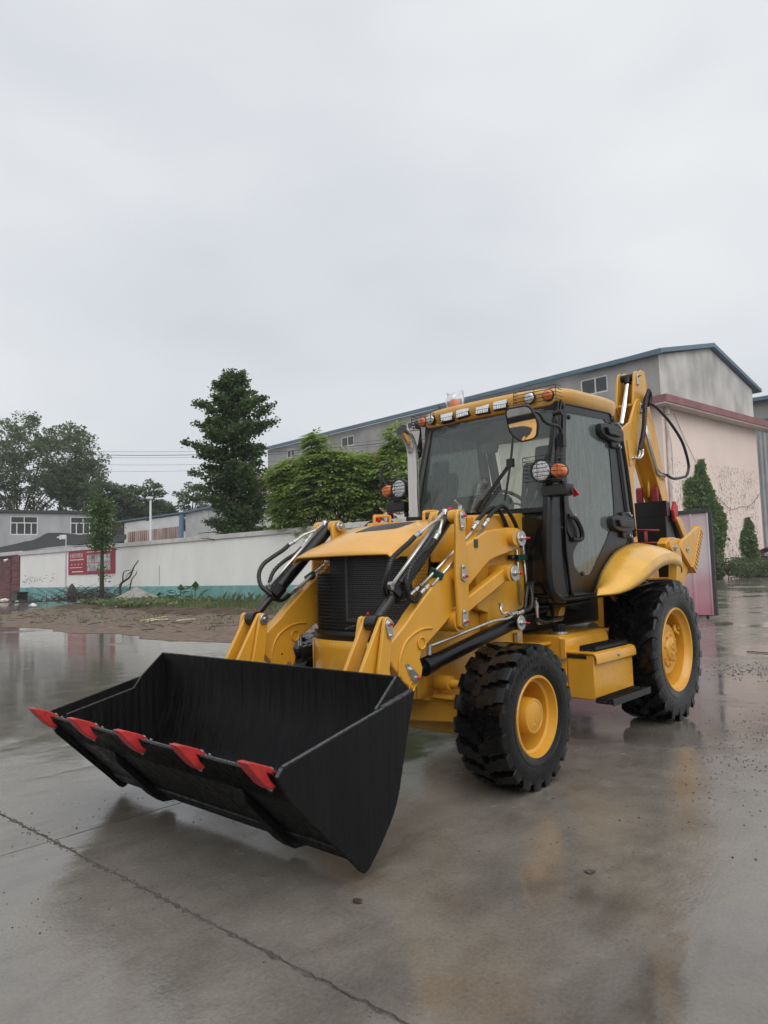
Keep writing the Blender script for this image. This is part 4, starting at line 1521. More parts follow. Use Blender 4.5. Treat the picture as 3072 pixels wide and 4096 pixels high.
# ---- front bucket
bo = [(3.942, .822), (4.84, .622), (4.87, .587), (4.80, .47), (4.44, .115), (4.375, .047), (4.352, .032), (4.325, .039), (4.236, .121), (4.17, .197), (4.135, .243), (4.108, .291), (4.083, .351), (4.02, .574), (3.984, .694)]
bi = [(4.05, .912), (4.219, .766), (4.281, .686), (4.746, .585), (4.778, .556), (4.72, .42), (4.40, .09), (4.352, .055), (4.33, .06), (4.245, .14), (4.18, .21), (4.12, .30), (4.095, .36), (4.03, .574), (3.992, .692), (3.946, .818)]
shell = [(4.046, .911), (4.030, .80), (4.028, .68), (4.040, .56), (4.095, .35), (4.12, .29), (4.18, .20), (4.25, .135), (4.31, .095), (4.37, .10), (4.42, .145), (4.86, .585)]
def offset_path(p, t):
    o = []
    for i, q in enumerate(p):
        a = Vector(p[max(0, i - 1)])
        b = Vector(p[min(len(p) - 1, i + 1)])
        d = (b - a).normalized()
        o.append((q[0] - d.y * t, q[1] + d.x * t))
    return o
inner = offset_path(shell, .016)
bk = MB().prism(shell + inner[::-1], -1.098, 1.098)
bucket = part('bucket', bk, 'bucket', LD, bevel=.003)
for s in (1, -1):
    part('inner_side_plate', MB().prism(bi, s * 1.099, s * 1.114), 'bucket', bucket, bevel=.002)
    part('outer_side_plate', MB().prism(bo, s * 1.115, s * 1.135), 'bucket', bucket, bevel=.003)
    # pale grey strips laid along the side plate edges
    e1 = MB()
    if s > 0:
        e1.obox((3.955, s * 1.125, .8225), (4.838, s * 1.125, .6265), .0185, .006)
        e1.obox((4.842, s * 1.125, .6245), (4.871, s * 1.125, .590), .0185, .005)
        e1.obox((4.058, s * 1.1065, .909), (4.219, s * 1.1065, .768), .013, .006)
    else:
        e1.obox((4.281, s * 1.1065, .6885), (4.745, s * 1.1065, .5875), .014, .006)
        e1.obox((4.219, s * 1.1065, .768), (4.281, s * 1.1065, .6885), .013, .006)
    part('pale_edge', e1, 'weld', bucket, bevel=.002)
wd = MB()
random.seed(3)
for k in range(26):
    t = k / 25
    x, z = 3.965 + .22 * t, .824 - .050 * t
    wd.box((x - .008, 1.105, z - .004), (x + .008, 1.137, z + .008 + random.uniform(0, .004)))
part('weld_bead', wd, 'weld', bucket, bevel=.003)
ce = MB()
nfl = Vector((math.cos(R(45)), 0, math.sin(R(45))))
ce.prism([(4.69, .415), (4.868, .593), (4.856, .606), (4.678, .43)], -1.098, 1.098)
part('cutting_edge', ce, 'bucket', bucket, bevel=.003)
lipmb = MB()
yy = -1.0
while yy < 1.0:
    lipmb.box((4.858, yy, .592), (4.870, yy + .02, .6055))
    yy += .023
lo_ = part('lip_edge', lipmb, 'weld', bucket, bevel=.002)
ws_ = MB()
for y in (-.62, .62):
    ws_.prism([(4.70, .42), (4.43, .145), (4.37, .098), (4.30, .09), (4.27, .06), (4.30, .038), (4.37, .045), (4.44, .10), (4.68, .35)], y - .045, y + .045)
parts('wear_bar', ws_, 'bucket', bucket, bevel=.004)
rs = MB()
rs.prism([(4.30, .075), (4.37, .080), (4.44, .145), (4.435, .16), (4.36, .10), (4.30, .095)], -1.09, 1.09)
part('belly_plate', rs, 'bucket', bucket, bevel=.003)
for y in (-1.05, -.53, 0.0, .53, 1.05):
    tm = MB()
    hw = .037
    up_ = [(5.022, .684), (4.985, .682), (4.882, .640), (4.830, .604), (4.822, .582), (4.862, .594), (4.895, .610), (4.872, .568), (4.836, .534), (4.866, .520), (4.914, .556), (4.985, .636)]
    up_ = [(4.845 + (p[0] - 4.845) * .86, .575 + (p[1] - .575) * .86) for p in up_]
    tm.prism(up_, y - hw, y + hw)
    to = part('tooth', tm, 'red', bucket, bevel=.005)
    nb_ = MB()
    nb_.cyl((4.840, y, .600), (4.831, y, .609), .013, n=6)
    nb_.cyl((4.815, y + .03, .586), (4.809, y + .03, .593), .010, n=6)
    nb_.cyl((4.842, y + .02, .545), (4.862, y + .02, .523), .014, n=6)
    parts('bolt', nb_, 'boltd', to, bevel=.002)

# ---- loader arms and linkage, both sides
def pin_plate(p, q, y, s, parent, r=.030):
    mb = MB()
    a, b = Vector(p), Vector(q)
    d = (b - a)
    ang = math.degrees(math.atan2(d.y, d.x))
    pr = circ(p, r, 8, ang + 90, ang + 270) + circ(q, r * .62, 8, ang - 90, ang + 90)
    mb.prism(pr, y, y + s * .012)
    o = part('pin_plate', mb, 'steel', parent, bevel=.002)
    c = MB()
    c.cyl((p[0], y + s * .012, p[1]), (p[0], y + s * .022, p[1]), r * .55, n=16)
    c.cyl((q[0], y + s * .012, q[1]), (q[0], y + s * .026, q[1]), r * .36, n=6)
    part('pin_bolt', c, 'steel', parent)
    part('grease_cap', MB().cyl((p[0], y + s * .022, p[1]), (p[0], y + s * .042, p[1]), .010, .007, n=10), 'redcap', parent)
def washer(c, y, s, parent, r=.056):
    mb = MB()
    mb.cyl((c[0], y, c[1]), (c[0], y + s * .012, c[1]), r, n=28)
    mb.cyl((c[0], y + s * .012, c[1]), (c[0], y + s * .026, c[1]), r * .42, n=6)
    mb.cyl((c[0], y + s * .026, c[1]), (c[0], y + s * .05, c[1]), r * .2, n=10)
    part('pivot_washer', mb, 'steel', parent, bevel=.002)
    part('grease_cap', MB().cyl((c[0], y + s * .05, c[1]), (c[0], y + s * .078, c[1]), .010, .007, n=10), 'redcap', parent)

arm_pr = [(3.351, .692), (3.272, .785), (3.262, .83), (3.287, .889), (3.257, .946), (3.016, 1.084), (2.878, 1.182), (2.72, 1.33), (2.52, 1.46), (2.44, 1.506), (2.34, 1.532), (2.05, 1.589), (1.97, 1.64),
          (1.945, 1.705), (1.975, 1.74), (2.03, 1.756), (2.175, 1.757), (2.466, 1.727), (2.72, 1.628), (2.857, 1.55), (3.345, 1.184), (3.41, 1.125), (3.585, 1.0), (3.60, .94), (3.56, .87), (3.485, .80), (3.46, .765)]
for s in (1, -1):
    far_ = s < 0
    arm = part('loader_arm', MB().prism(arm_pr, s * .565, s * .65), 'yellow', LD, bevel=.010)
    rib = MB()
    for yb in ((.652,) if not far_ else (-.563,)):
        rib.tube([(3.50, yb, .80), (3.495, yb, .90), (3.44, yb, .995), (3.35, yb, 1.05), (3.25, yb, 1.075), (3.16, yb, 1.072)], .009, 8, smooth=6)
        rib.lathe([(0, .040), (.006, .042), (.010, .038), (.006, .033), (0, .032)], (3.275, yb, .985), (0, 1, 0), 28)
        rib.lathe([(0, .028), (.006, .030), (.008, .026), (0, .022)], (3.385, yb, .725), (0, 1, 0), 20)
    part('stiffener', rib, 'yellow', arm, smooth='all')
    edge_ = MB()
    edge_.prism([(2.90, 1.50), (3.33, 1.178), (3.40, 1.118), (3.57, .995), (3.545, .98), (3.385, 1.095), (3.31, 1.155), (2.88, 1.478)], s * .588, s * .627)
    if not far_:
        pin_plate((3.345, .775), (3.395, .835), s * .651, s, arm, .027)
        part('pin_plate_back', MB().prism([(3.31, .76), (3.345, .735), (3.39, .77), (3.44, .87), (3.415, .875), (3.35, .82)], s * .651, s * .656), 'steel', arm, bevel=.001)
    else:
        part('pin_head', MB().cyl((3.345, -.564, .775), (3.345, -.552, .775), .026), 'steel', arm, smooth=True)
        part('pin_hole', MB().cyl((3.40, -.5645, .86), (3.40, -.5635, .86), .008), 'hose', arm)
    # upright plate carrying the tilt cylinder head
    up = [(2.935, 1.82), (2.918, 1.848), (2.887, 1.860), (2.845, 1.852), (2.822, 1.815), (2.834, 1.705), (2.815, 1.344), (2.836, 1.073), (2.86, 1.05), (2.893, 1.044), (2.94, 1.067), (2.958, 1.42), (2.952, 1.53), (2.935, 1.7)]
    upl = part('upright_plate', MB().prism(up, s * .69, s * .718), 'yellow', LD, bevel=.008)
    part('inner_upright', MB().prism([(2.945, 1.80), (2.92, 1.852), (2.86, 1.862), (2.80, 1.83), (2.74, 1.60), (2.80, 1.50), (2.93, 1.50)], s * .475, s * .505), 'yellow', LD, bevel=.008)
    bosses = MB()
    for c, r_ in (((2.88, 1.81), .05), ((2.885, 1.41), .055), ((2.887, 1.10), .075)):
        if c[1] < 1.2 or c[1] > 1.7:
            bosses.cyl((c[0], s * .40 if c[1] < 1.2 else s * .506, c[1]), (c[0], s * .545 if c[1] > 1.2 else s * .688, c[1]), r_, n=24)
        if c[1] > 1.7:
            bosses.cyl((c[0], s * .632, c[1]), (c[0], s * .689, c[1]), r_, n=24)
        if 1.2 < c[1] < 1.7:
            bosses.cyl((c[0], s * .651, c[1]), (c[0], s * .689, c[1]), r_, n=24)
    parts('pivot_boss', bosses, 'yellow', LD, smooth=True)
    if not far_:
        for p, q in (((2.875, 1.812), (2.883, 1.735)), ((2.881, 1.400), (2.888, 1.463)), ((2.886, 1.095), (2.891, 1.160))):
            pin_plate(p, q, s * .719, s, upl, .032)
    else:
        part('pin_head', MB().cyl((2.875, -.474, 1.81), (2.875, -.445, 1.81), .040).cyl((2.875, -.445, 1.81), (2.875, -.425, 1.81), .02), 'steel', upl, bevel=.003)
    # tilt cylinder
    yc = s * .588
    a, b = Vector((2.868, yc, 1.815)), Vector((3.645, yc, 1.138))
    d = (b - a).normalized()
    tc_ = MB()
    tc_.cyl(a + d * .04, a + d * .70, .052, n=28)
    tc_.cyl(a + d * .70, a + d * .712, .062, n=28)
    tc_.cyl(a + d * .712, a + d * .80, .060, n=8)
    tc_.cyl((a.x, s * .548, a.z), (a.x, s * .630, a.z), .052, n=28)
    ty = part('tilt_cylinder', tc_, 'black', LD, smooth=True)
    tr_ = MB()
    tr_.tube([a + d * .80, a + d * .99], .030, 12)
    tr_.cyl((b.x, s * .542, b.z), (b.x, s * .628, b.z), .048, n=24)
    part('rod', tr_, 'hose', ty, smooth=True)
    part('port_block', MB().obox(a + d * .72 + Vector((0, 0, .055)), a + d * .80 + Vector((0, 0, .055)), .05, .03), 'black', ty, bevel=.004)
    # links to the bucket and the lever back to the arm
    lk = [(3.675, 1.150), (3.66, 1.172), (3.635, 1.178), (3.608, 1.165), (3.598, 1.135), (3.60, 1.11), (3.79, .74), (3.95, .60), (3.985, .64)]
    for y0, y1 in ((.505, .532), (.632, .660)):
        part('bucket_link', MB().prism(lk, s * y0, s * y1), 'yellow', LD, bevel=.006)
    lv = [(3.678, 1.14), (3.668, 1.168), (3.645, 1.178), (3.618, 1.165), (3.606, 1.135), (3.618, .96), (3.64, .86), (3.60, .72), (3.66, .68), (3.76, .70), (3.737, .88), (3.685, 1.11)]
    lev = part('tilt_lever', MB().prism(lv, s * .675, s * .700), 'yellow', LD, bevel=.006)
    part('tilt_lever', MB().prism(lv, s * .470, s * .495), 'yellow', LD, bevel=.006)
    if not far_:
        pin_plate((3.643, 1.135), (3.638, 1.065), s * .701, s, lev, .030)
    else:
        part('pin_head', MB().cyl((3.645, -.469, 1.135), (3.645, -.455, 1.135), .036).cyl((3.645, -.455, 1.135), (3.645, -.442, 1.135), .016), 'steel', lev, bevel=.003)
    part('grease_cap', MB().cyl((3.655, s * .545, 1.187), (3.657, s * .545, 1.20), .008), 'redcap', ty)
    # lift cylinder
    a, b = Vector((2.10, s * .612, 1.030)), Vector((3.36, s * .612, .795))
    d = (b - a).normalized()
    lc = MB()
    lc.cyl(a + d * .03, a + d * 1.12, .052, n=32)
    lc.cyl(a + d * 1.02, a + d * 1.13, .060, n=32)
    lc.cyl((2.10, s * .56, 1.03), (2.10, s * .70, 1.03), .055, n=24)
    lcy = part('lift_cylinder', lc, 'black', LD, smooth=True)
    part('rod', MB().cyl(a + d * 1.13, b, .028), 'black', lcy, smooth=True)
    fit = MB()
    fit.cyl((3.165, s * .625, .90), (3.165, s * .63, .965), .018, n=12)
    part('port_fitting', fit, 'steel', lcy, smooth=True)
    # levelling link and pivots
    part('levelling_link', MB().obox((2.90, s * .635, 1.145), (2.23, s * .635, 1.412), .065, .10), 'yellow', LD, bevel=.012)
    pv = MB()
    for c in ((2.143, 1.681), (2.232, 1.412)):
        pv.cyl((c[0], s * .53, c[1]), (c[0], s * .70, c[1]), .062, n=28)
    pv.cyl((2.20, s * .458, 1.06), (2.20, s * .535, 1.06), .13, n=36)
    parts('pivot_boss', pv, 'yellow', LD, smooth=True)
    if not far_:
        washer((2.085, 1.672), s * .702, s, LD, .060)
        washer((2.20, 1.408), s * .702, s, LD, .060)
        washer((2.14, 1.035), s * .702, s, LD, .055)

# ---- hydraulic pipes and hoses, both sides of the loader
def hose(pts, r=.0135, wrap=True, parent=None, name='hydraulic_hose'):
    P = smooth_path(pts, 10)
    mb = MB().tube(P, r, 12)
    if wrap:
        acc = 0
        for i in range(1, len(P)):
            acc += (P[i] - P[i - 1]).length
            if acc > .016:
                acc = 0
                dd = (P[i] - P[i - 1]).normalized()
                mb.cyl(P[i] - dd * .0052, P[i] + dd * .0052, r * 1.24, n=10)
    return part(name, mb, 'hose', parent or LD, smooth=True)
def pipe(pts, r=.0085, sm=4, parent=None):
    return part('steel_pipe', MB().tube(pts, r, 10, smooth=sm), 'pipe', parent or LD, smooth='all')
def ferrule(p, d, parent=None, L=.09, r=.0165):
    p, d = Vector(p), Vector(d).normalized()
    mb = MB()
    mb.cyl(p, p + d * L * .5, r, n=12)
    mb.cyl(p + d * L * .55, p + d * L * .78, r * 1.15, n=6)
    mb.cyl(p + d * L * .8, p + d * L, r * .8, n=6)
    return part('hose_fitting', mb, 'steel', parent or LD, smooth=True)
for s in (1, -1):
    hose([(3.265, s * .62, 1.672), (3.33, s * .62, 1.628), (3.43, s * .625, 1.575), (3.515, s * .63, 1.52), (3.555, s * .63, 1.445), (3.555, s * .60, 1.36), (3.50, s * .56, 1.30)])
    ferrule((3.275, s * .62, 1.666), (-.13, 0, .062))
    pipe([(3.20, s * .62, 1.70), (3.12, s * .62, 1.745), (3.05, s * .61, 1.77), (2.97, s * .60, 1.80), (2.94, s * .595, 1.825)], .0105)
    hose([(3.10, s * .655, 1.655), (3.17, s * .66, 1.60), (3.27, s * .665, 1.552), (3.38, s * .67, 1.47), (3.425, s * .67, 1.365), (3.39, s * .66, 1.275), (3.32, s * .65, 1.255), (3.245, s * .63, 1.297)])
    ferrule((3.105, s * .655, 1.65), (-.07, 0, .075))
    pipe([(3.04, s * .65, 1.715), (3.0, s * .64, 1.765), (2.97, s * .62, 1.785), (2.955, s * .60, 1.765), (2.99, s * .60, 1.73)], .0105)
    hose([(3.50, s * .56, 1.30), (3.45, s * .57, 1.262), (3.37, s * .585, 1.255), (3.30, s * .59, 1.29)])
    ferrule((3.30, s * .59, 1.29), (-.10, 0, .055), L=.10)
    ferrule((3.245, s * .63, 1.297), (-.08, 0, .05), L=.10)
    pipe([(2.965, s * .60, 1.80), (3.49, s * .60, 1.355)], .0125, 0)
    part('pipe_elbow', MB().cyl((3.505, s * .60, 1.375), (3.475, s * .595, 1.315), .021, n=12), 'steel', LD, smooth=True)
    part('pipe_manifold', MB().obox((2.90, s * .60, 1.845), (3.0, s * .60, 1.785), .03, .03).cyl((2.90, s * .60, 1.86), (2.92, s * .60, 1.82), .022, n=12), 'steel', LD, bevel=.003)
    pipe([(3.20, s * .60, 1.345), (2.81, s * .60, 1.58), (2.60, s * .59, 1.70), (2.52, s * .58, 1.745)], .0105, 0)
    pipe([(3.14, s * .645, 1.345), (2.82, s * .645, 1.545), (2.66, s * .635, 1.62), (2.44, s * .62, 1.765)], .0105, 0)
    part('pipe_clamp', MB().obox((3.055, s * .575, 1.445), (3.055, s * .67, 1.400), .05, .03, up=(1, 0, 0)), 'green', LD, bevel=.004)
    ferrule((2.47, s * .62, 1.755), (-.10, 0, .085), L=.10)
    ferrule((2.55, s * .58, 1.735), (-.10, 0, .085), L=.10)
    hose([(2.40, s * .62, 1.825), (2.32, s * .62, 1.875), (2.22, s * .62, 1.918), (2.13, s * .61, 1.905), (2.04, s * .60, 1.85), (1.96, s * .59, 1.78), (1.90, s * .58, 1.69), (1.86, s * .565, 1.62)])
    hose([(2.48, s * .58, 1.805), (2.39, s * .58, 1.862), (2.27, s * .58, 1.905), (2.17, s * .57, 1.89), (2.09, s * .56, 1.83), (2.03, s * .55, 1.76), (2.0, s * .545, 1.66)])
part('pipe_clamp', MB().box((2.60, .585, 1.60), (2.64, .66, 1.66)), 'green', LD, bevel=.004)
# pipes running down the near tower
ferrule((1.80, .55, 1.63), (.0, 0, -1), L=.09)
pipe([(1.80, .55, 1.55), (1.765, .55, 1.32), (1.75, .55, 1.24)], .009, 0)
pipe([(1.90, .55, 1.62), (1.885, .55, 1.40), (1.87, .55, 1.15)], .009, 0)
part('pipe_bracket', MB().box((1.84, .545, 1.515), (2.03, .562, 1.55)), 'black', LD, bevel=.003)
part('bracket_clamp', MB().box((1.80, .563, 1.510), (1.93, .585, 1.552)), 'green', LD, bevel=.003)
part('bracket_screw', MB().cyl((1.99, .562, 1.533), (1.99, .575, 1.533), .012, n=6), 'steel', LD)
for k, (x0, dy) in enumerate(((1.965, 0), (1.925, .03), (1.89, .01))):
    hose([(x0 + .15 - k * .03, .655 + dy * .4, 1.112 + k * .004), (x0 + .04, .66 + dy, 1.135), (x0, .655 + dy, 1.22), (x0 - .06, .64, 1.30 + k * .01), (x0 - .16, .62, 1.315), (x0 - .225, .61 - k * .02, 1.25), (x0 - .235, .61 - k * .02, 1.19)], .0135)
    ferrule((x0 - .235, .61 - k * .02, 1.20), (0, 0, -1), L=.10, r=.0155)
    pipe([(x0 - .235, .61 - k * .02, 1.11), (x0 - .24, .61 - k * .02, 1.05), (x0 - .27, .60 - k * .02, 1.005), (x0 - .34, .59 - k * .03, .99), (1.1 - k * .12, .50 - k * .06, .985)], .0095, 5)
    ferrule((x0 + .15 - k * .03, .655 + dy * .4, 1.112 + k * .004), (1, 0, -.22), L=.10)
pipe([(3.165, .63, .957), (3.10, .64, .965), (2.75, .66, 1.025), (2.47, .675, 1.07), (2.30, .68, 1.075), (2.20, .67, 1.09)], .0105, 3)
pipe([(2.22, .66, 1.10), (2.26, .66, 1.12), (2.30, .65, 1.11), (2.31, .64, 1.15), (2.29, .63, 1.17)], .010, 3)
part('pipe_nut', MB().cyl((2.29, .63, 1.155), (2.29, .63, 1.19), .018, n=6), 'steel', LD)
hose([(1.75, .62, 1.03), (1.60, .62, 1.00), (1.45, .60, 1.02), (1.38, .55, 1.12)], .017, False)
hose([(1.9, .35, 1.02), (1.5, .45, 1.06), (1.0, .42, 1.10), (.6, .4, 1.05)], .02, False)
hose([(1.5, .30, 1.10), (1.1, .60, 1.12), (.8, .62, 1.14)], .016, False)

# ---- fuel tank, tool box, steps
tank = part('fuel_tank', MB().prism([(.20, .40), (.722, .40), (.722, .80), (.712, .85), (.67, .885), (.20, .885)], .66, 1.50, 'x'), 'yellow', LD, bevel=.018, seg=3)
cap = MB()
cap.cyl((1.35, .60, .887), (1.35, .60, .905), .075, n=24)
part('filler_flange', cap, 'steel', tank, smooth=True)
cap = MB()
cap.cyl((1.35, .60, .905), (1.35, .60, .965), .052, n=24)
for k in range(16):
    a = k * math.pi / 8
    cap.box((1.35 + .05 * math.cos(a) - .006, .60 + .05 * math.sin(a) - .006, .91), (1.35 + .05 * math.cos(a) + .006, .60 + .05 * math.sin(a) + .006, .955))
part('filler_cap', cap, 'satin', tank)
part('flange_strip', MB().box((1.502, .69, .375), (1.515, .735, .86)), 'yellow', tank, bevel=.003)
bl = MB()
for z in (.45, .70):
    bl.cyl((1.515, .735, z), (1.545, .735, z), .012, n=6)
    bl.cyl((1.515, .70, z), (1.535, .70, z), .010, n=6)
parts('tank_bolt', bl, 'steel', tank)
part('sensor_block', MB().box((1.80, .47, .86), (1.86, .50, .93)), 'steel', tank)
box_ = part('tool_box', MB().box((.74, .724, .385), (1.485, .965, .742)), 'yellow', LD, bevel=.012)
lid = MB().prism([(.724, .744), (.955, .744), (.975, .735), (.985, .71), (.985, .672), (.99, .665), (.997, .672), (.997, .715), (.985, .748), (.96, .760), (.724, .760)], .73, 1.50, 'x')
part('lid', lid, 'yellow', box_, bevel=.004)
part('lock', MB().lathe([(0, .020), (.006, .018), (.012, .008), (.013, 0)], (1.10, .997, .715), (0, 1, 0), 18), 'steel', box_, smooth=True)
part('dark_gap', MB().box((1.486, .735, .708), (1.492, .90, .735)), 'hose', box_)
def serrated(x0, x1, y0, y1, z0, z1, name, parent):
    mb = MB()
    mb.box((x0, y0, z0), (x1, y0 + .012, z1))
    mb.box((x0, y1 - .012, z0), (x1, y1, z1))
    mb.box((x0, y0, z0 - .004), (x1, y1, z0 + .008))
    n = int((x1 - x0) / .022)
    for k in range(n):
        x = x0 + (x1 - x0) * (k + .5) / n
        mb.box((x - .005, y0, z1), (x + .005, y0 + .012, z1 + .012))
        mb.box((x - .005, y1 - .012, z1), (x + .005, y1, z1 + .012))
    for j in range(1, 3):
        y = y0 + (y1 - y0) * j / 3
        mb.box((x0, y - .005, z0), (x1, y + .005, z1 - .004))
        for k in range(n):
            x = x0 + (x1 - x0) * (k + .5) / n
            mb.box((x - .005, y - .005, z1 - .004), (x + .005, y + .005, z1 + .008))
    return part(name, mb, 'satin', parent)
serrated(.80, 1.42, .81, .95, .764, .79, 'step_tread', box_)
serrated(.82, 1.56, 1.00, 1.135, .385, .41, 'step_tread', LD)
stp = MB()
stp.box((.82, .96, .376), (1.50, 1.14, .384))
stp.box((.82, 1.136, .37), (1.56, 1.142, .422))
part('step_frame', stp, 'satin', LD)
part('oil_tank', MB().box((.66, -.80, .40), (1.50, -.20, .885)), 'yellow', LD, bevel=.02)
# mounts and clutter between frame and cab floor
mt = MB()
mt.box((.4, .30, .81), (1.68, .60, .835))
mt.prism([(1.10, 1.02), (1.20, 1.02), (1.12, 1.15), (1.04, 1.15)], .40, .52)
mt.box((.2, .62, 1.165), (1.4, .70, 1.185))
parts('cab_mount', mt, 'yellow', LD, bevel=.004)
ug = MB()
ug.box((.1, -.6, .90), (1.60, .38, 1.15))
part('transmission', ug, 'black', LD, bevel=.02)

# ---- wheels
def tyre_mesh(c, s, Rr, W_, Rr_in, nl, lug_path, lug_w, depth, sidebulge):
    """c: wheel centre at mid width, s: side the outer face looks to"""
    Rt = Rr - depth
    h = W_ / 2
    pf = [(.86 * h, Rr_in - .005), (.93 * h, Rr_in + .02), (h * sidebulge, Rr_in + (Rt - Rr_in) * .45), (h * (sidebulge - .005), Rr_in + (Rt - Rr_in) * .76), (.965 * h, Rt - .012), (.90 * h, Rt), (0, Rt + .004)]
    pf = pf + [(-a, r_) for a, r_ in pf[:-1][::-1]]
    mb = MB().lathe(pf, c, (0, s, 0), 72)
    # moulded rings on the outer sidewall
    for rr in (.32, .80):
        r0 = Rr_in + (Rt - Rr_in) * rr
        a0 = float(np.interp(r0, [Rr_in - .005, Rr_in + .02, Rr_in + (Rt - Rr_in) * .45, Rr_in + (Rt - Rr_in) * .72, Rt - .022], [.86 * h, .93 * h, h * sidebulge, h * (sidebulge - .005), .965 * h]))
        mb.lathe([(a0 - .006, r0 - .007), (a0 + .003, r0 - .003), (a0 + .003, r0 + .003), (a0 - .006, r0 + .007)], c, (0, s, 0), 72)
    cx_, cy_, cz_ = c
    def P(a, th, r_):
        return (cx_ + r_ * math.cos(th), cy_ + s * a, cz_ + r_ * math.sin(th))
    for side in (1, -1):
        for k in range(nl):
            th0 = 2 * math.pi * (k + (.5 if side < 0 else 0)) / nl
            ring = []
            for (a, dth, w, top) in lug_path:
                aa = a * h * side
                th = th0 + dth
                rt = Rr - top
                ring.append([P(aa, th - w * lug_w, Rt - .02 - top * 1.1), P(aa, th + w * lug_w, Rt - .02 - top * 1.1), P(aa, th + w * lug_w * .82, rt), P(aa, th - w * lug_w * .82, rt)])
            o = len(mb.v)
            for q in ring:
                mb.v += q
            n = len(ring)
            for i in range(n - 1):
                for e in range(4):
                    mb.f.append((o + i * 4 + e, o + i * 4 + (e + 1) % 4, o + (i + 1) * 4 + (e + 1) % 4, o + (i + 1) * 4 + e))
            mb.f.append((o + 3, o + 2, o + 1, o))
            e0 = o + (n - 1) * 4
            mb.f.append((e0, e0 + 1, e0 + 2, e0 + 3))
    return mb
front_lug = [(-.03, .0, .9, 0), (.25, .012, 1.0, 0), (.30, .058, 1.0, 0), (.58, .072, 1.03, 0), (.63, .110, 1.03, 0), (.88, .122, 1.06, .001), (.965, .126, 1.06, .008), (.985, .127, 1.0, .022)]
rear_lug = [(-.10, -.03, .8, 0), (.12, .04, 1.0, 0), (.50, .19, 1.05, 0), (.84, .29, 1.15, .001), (.975, .32, 1.2, .010), (1.01, .325, 1.15, .048)]
def front_wheel(s):
    Wd = .372
    c = (2.625, s * (1.112 - Wd / 2), .468)
    ty = part('front_tyre', tyre_mesh(c, s, .472, Wd, .256, 20, front_lug, .112, .034, 1.0), 'tyre', LD, smooth=True)
    h = Wd / 2
    pf = [(h * .80, .262), (h * .90, .268), (h * .94, .262), (h * .93, .250), (h * .80, .246), (h * .66, .238), (h * .60, .222), (h * .1, .216), (-h * .25, .214), (-h * .40, .205), (-h * .42, .18), (-h * .38, .12), (-h * .38, .0)]
    rim = part('rim', MB().lathe(pf, c, (0, s, 0), 64), 'yellow', ty, smooth=True)
    if s > 0:
        hb = [(-h * .42, .15), (-h * .2, .142), (-h * .15, .124), (h * .72, .116), (h * .79, .110), (h * .795, .097), (h * .775, .095), (h * .79, .089), (h * .805, .083), (h * .805, .0)]
        part('hub', MB().lathe(hb, c, (0, s, 0), 48), 'yellow', ty, smooth=True)
        bt = MB()
        for k in range(8):
            a = k * math.pi / 4 + .3
            bt.cyl((c[0] + .165 * math.cos(a), c[1] - s * h * .40, c[2] + .165 * math.sin(a)), (c[0] + .165 * math.cos(a), c[1] - s * h * .22, c[2] + .165 * math.sin(a)), .014, n=6)
        parts('wheel_nut', bt, 'rust', ty)
        lt = MB()
        lt.obox((c[0] - .005, c[1] + h * .81, c[2] - .035), (c[0] - .035, c[1] + h * .81, c[2] + .05), .012, .006, up=(0, 1, 0))
        lt.cyl((c[0] + .015, c[1] + h * .80, c[2] - .055), (c[0] + .015, c[1] + h * .83, c[2] - .055), .012)
        part('hub_plate', lt, 'yellow', ty, bevel=.002)
        # moulded lettering round the sidewall
        V, F_ = [], []
        def ring_text(txt, r_, a0, size, step):
            for k, ch in enumerate(txt):
                if ch == ' ':
                    continue
                vs, fs = text_mesh(ch, size, .0015)
                th = a0 - k * step
                o = len(V)
                for v in vs:
                    rr = r_ + v.y
                    t_ = th - v.x / r_
                    # viewed from +y: +x of the machine lies to the left
                    V.append((c[0] - rr * math.cos(t_), c[1] + h * 1.004 + v.z, c[2] + rr * math.sin(t_)))
                F_.extend(tuple(i + o for i in f_) for f_ in fs)
        try:
            ring_text('HI STABILITY', .372, R(152), .042, R(5.6))
            ring_text('14-17.5', .312, R(98), .034, R(6.0))
            raw('lettering', V, F_, 'tyre', ty, kind='stuff')
        except Exception:
            pass
    return ty
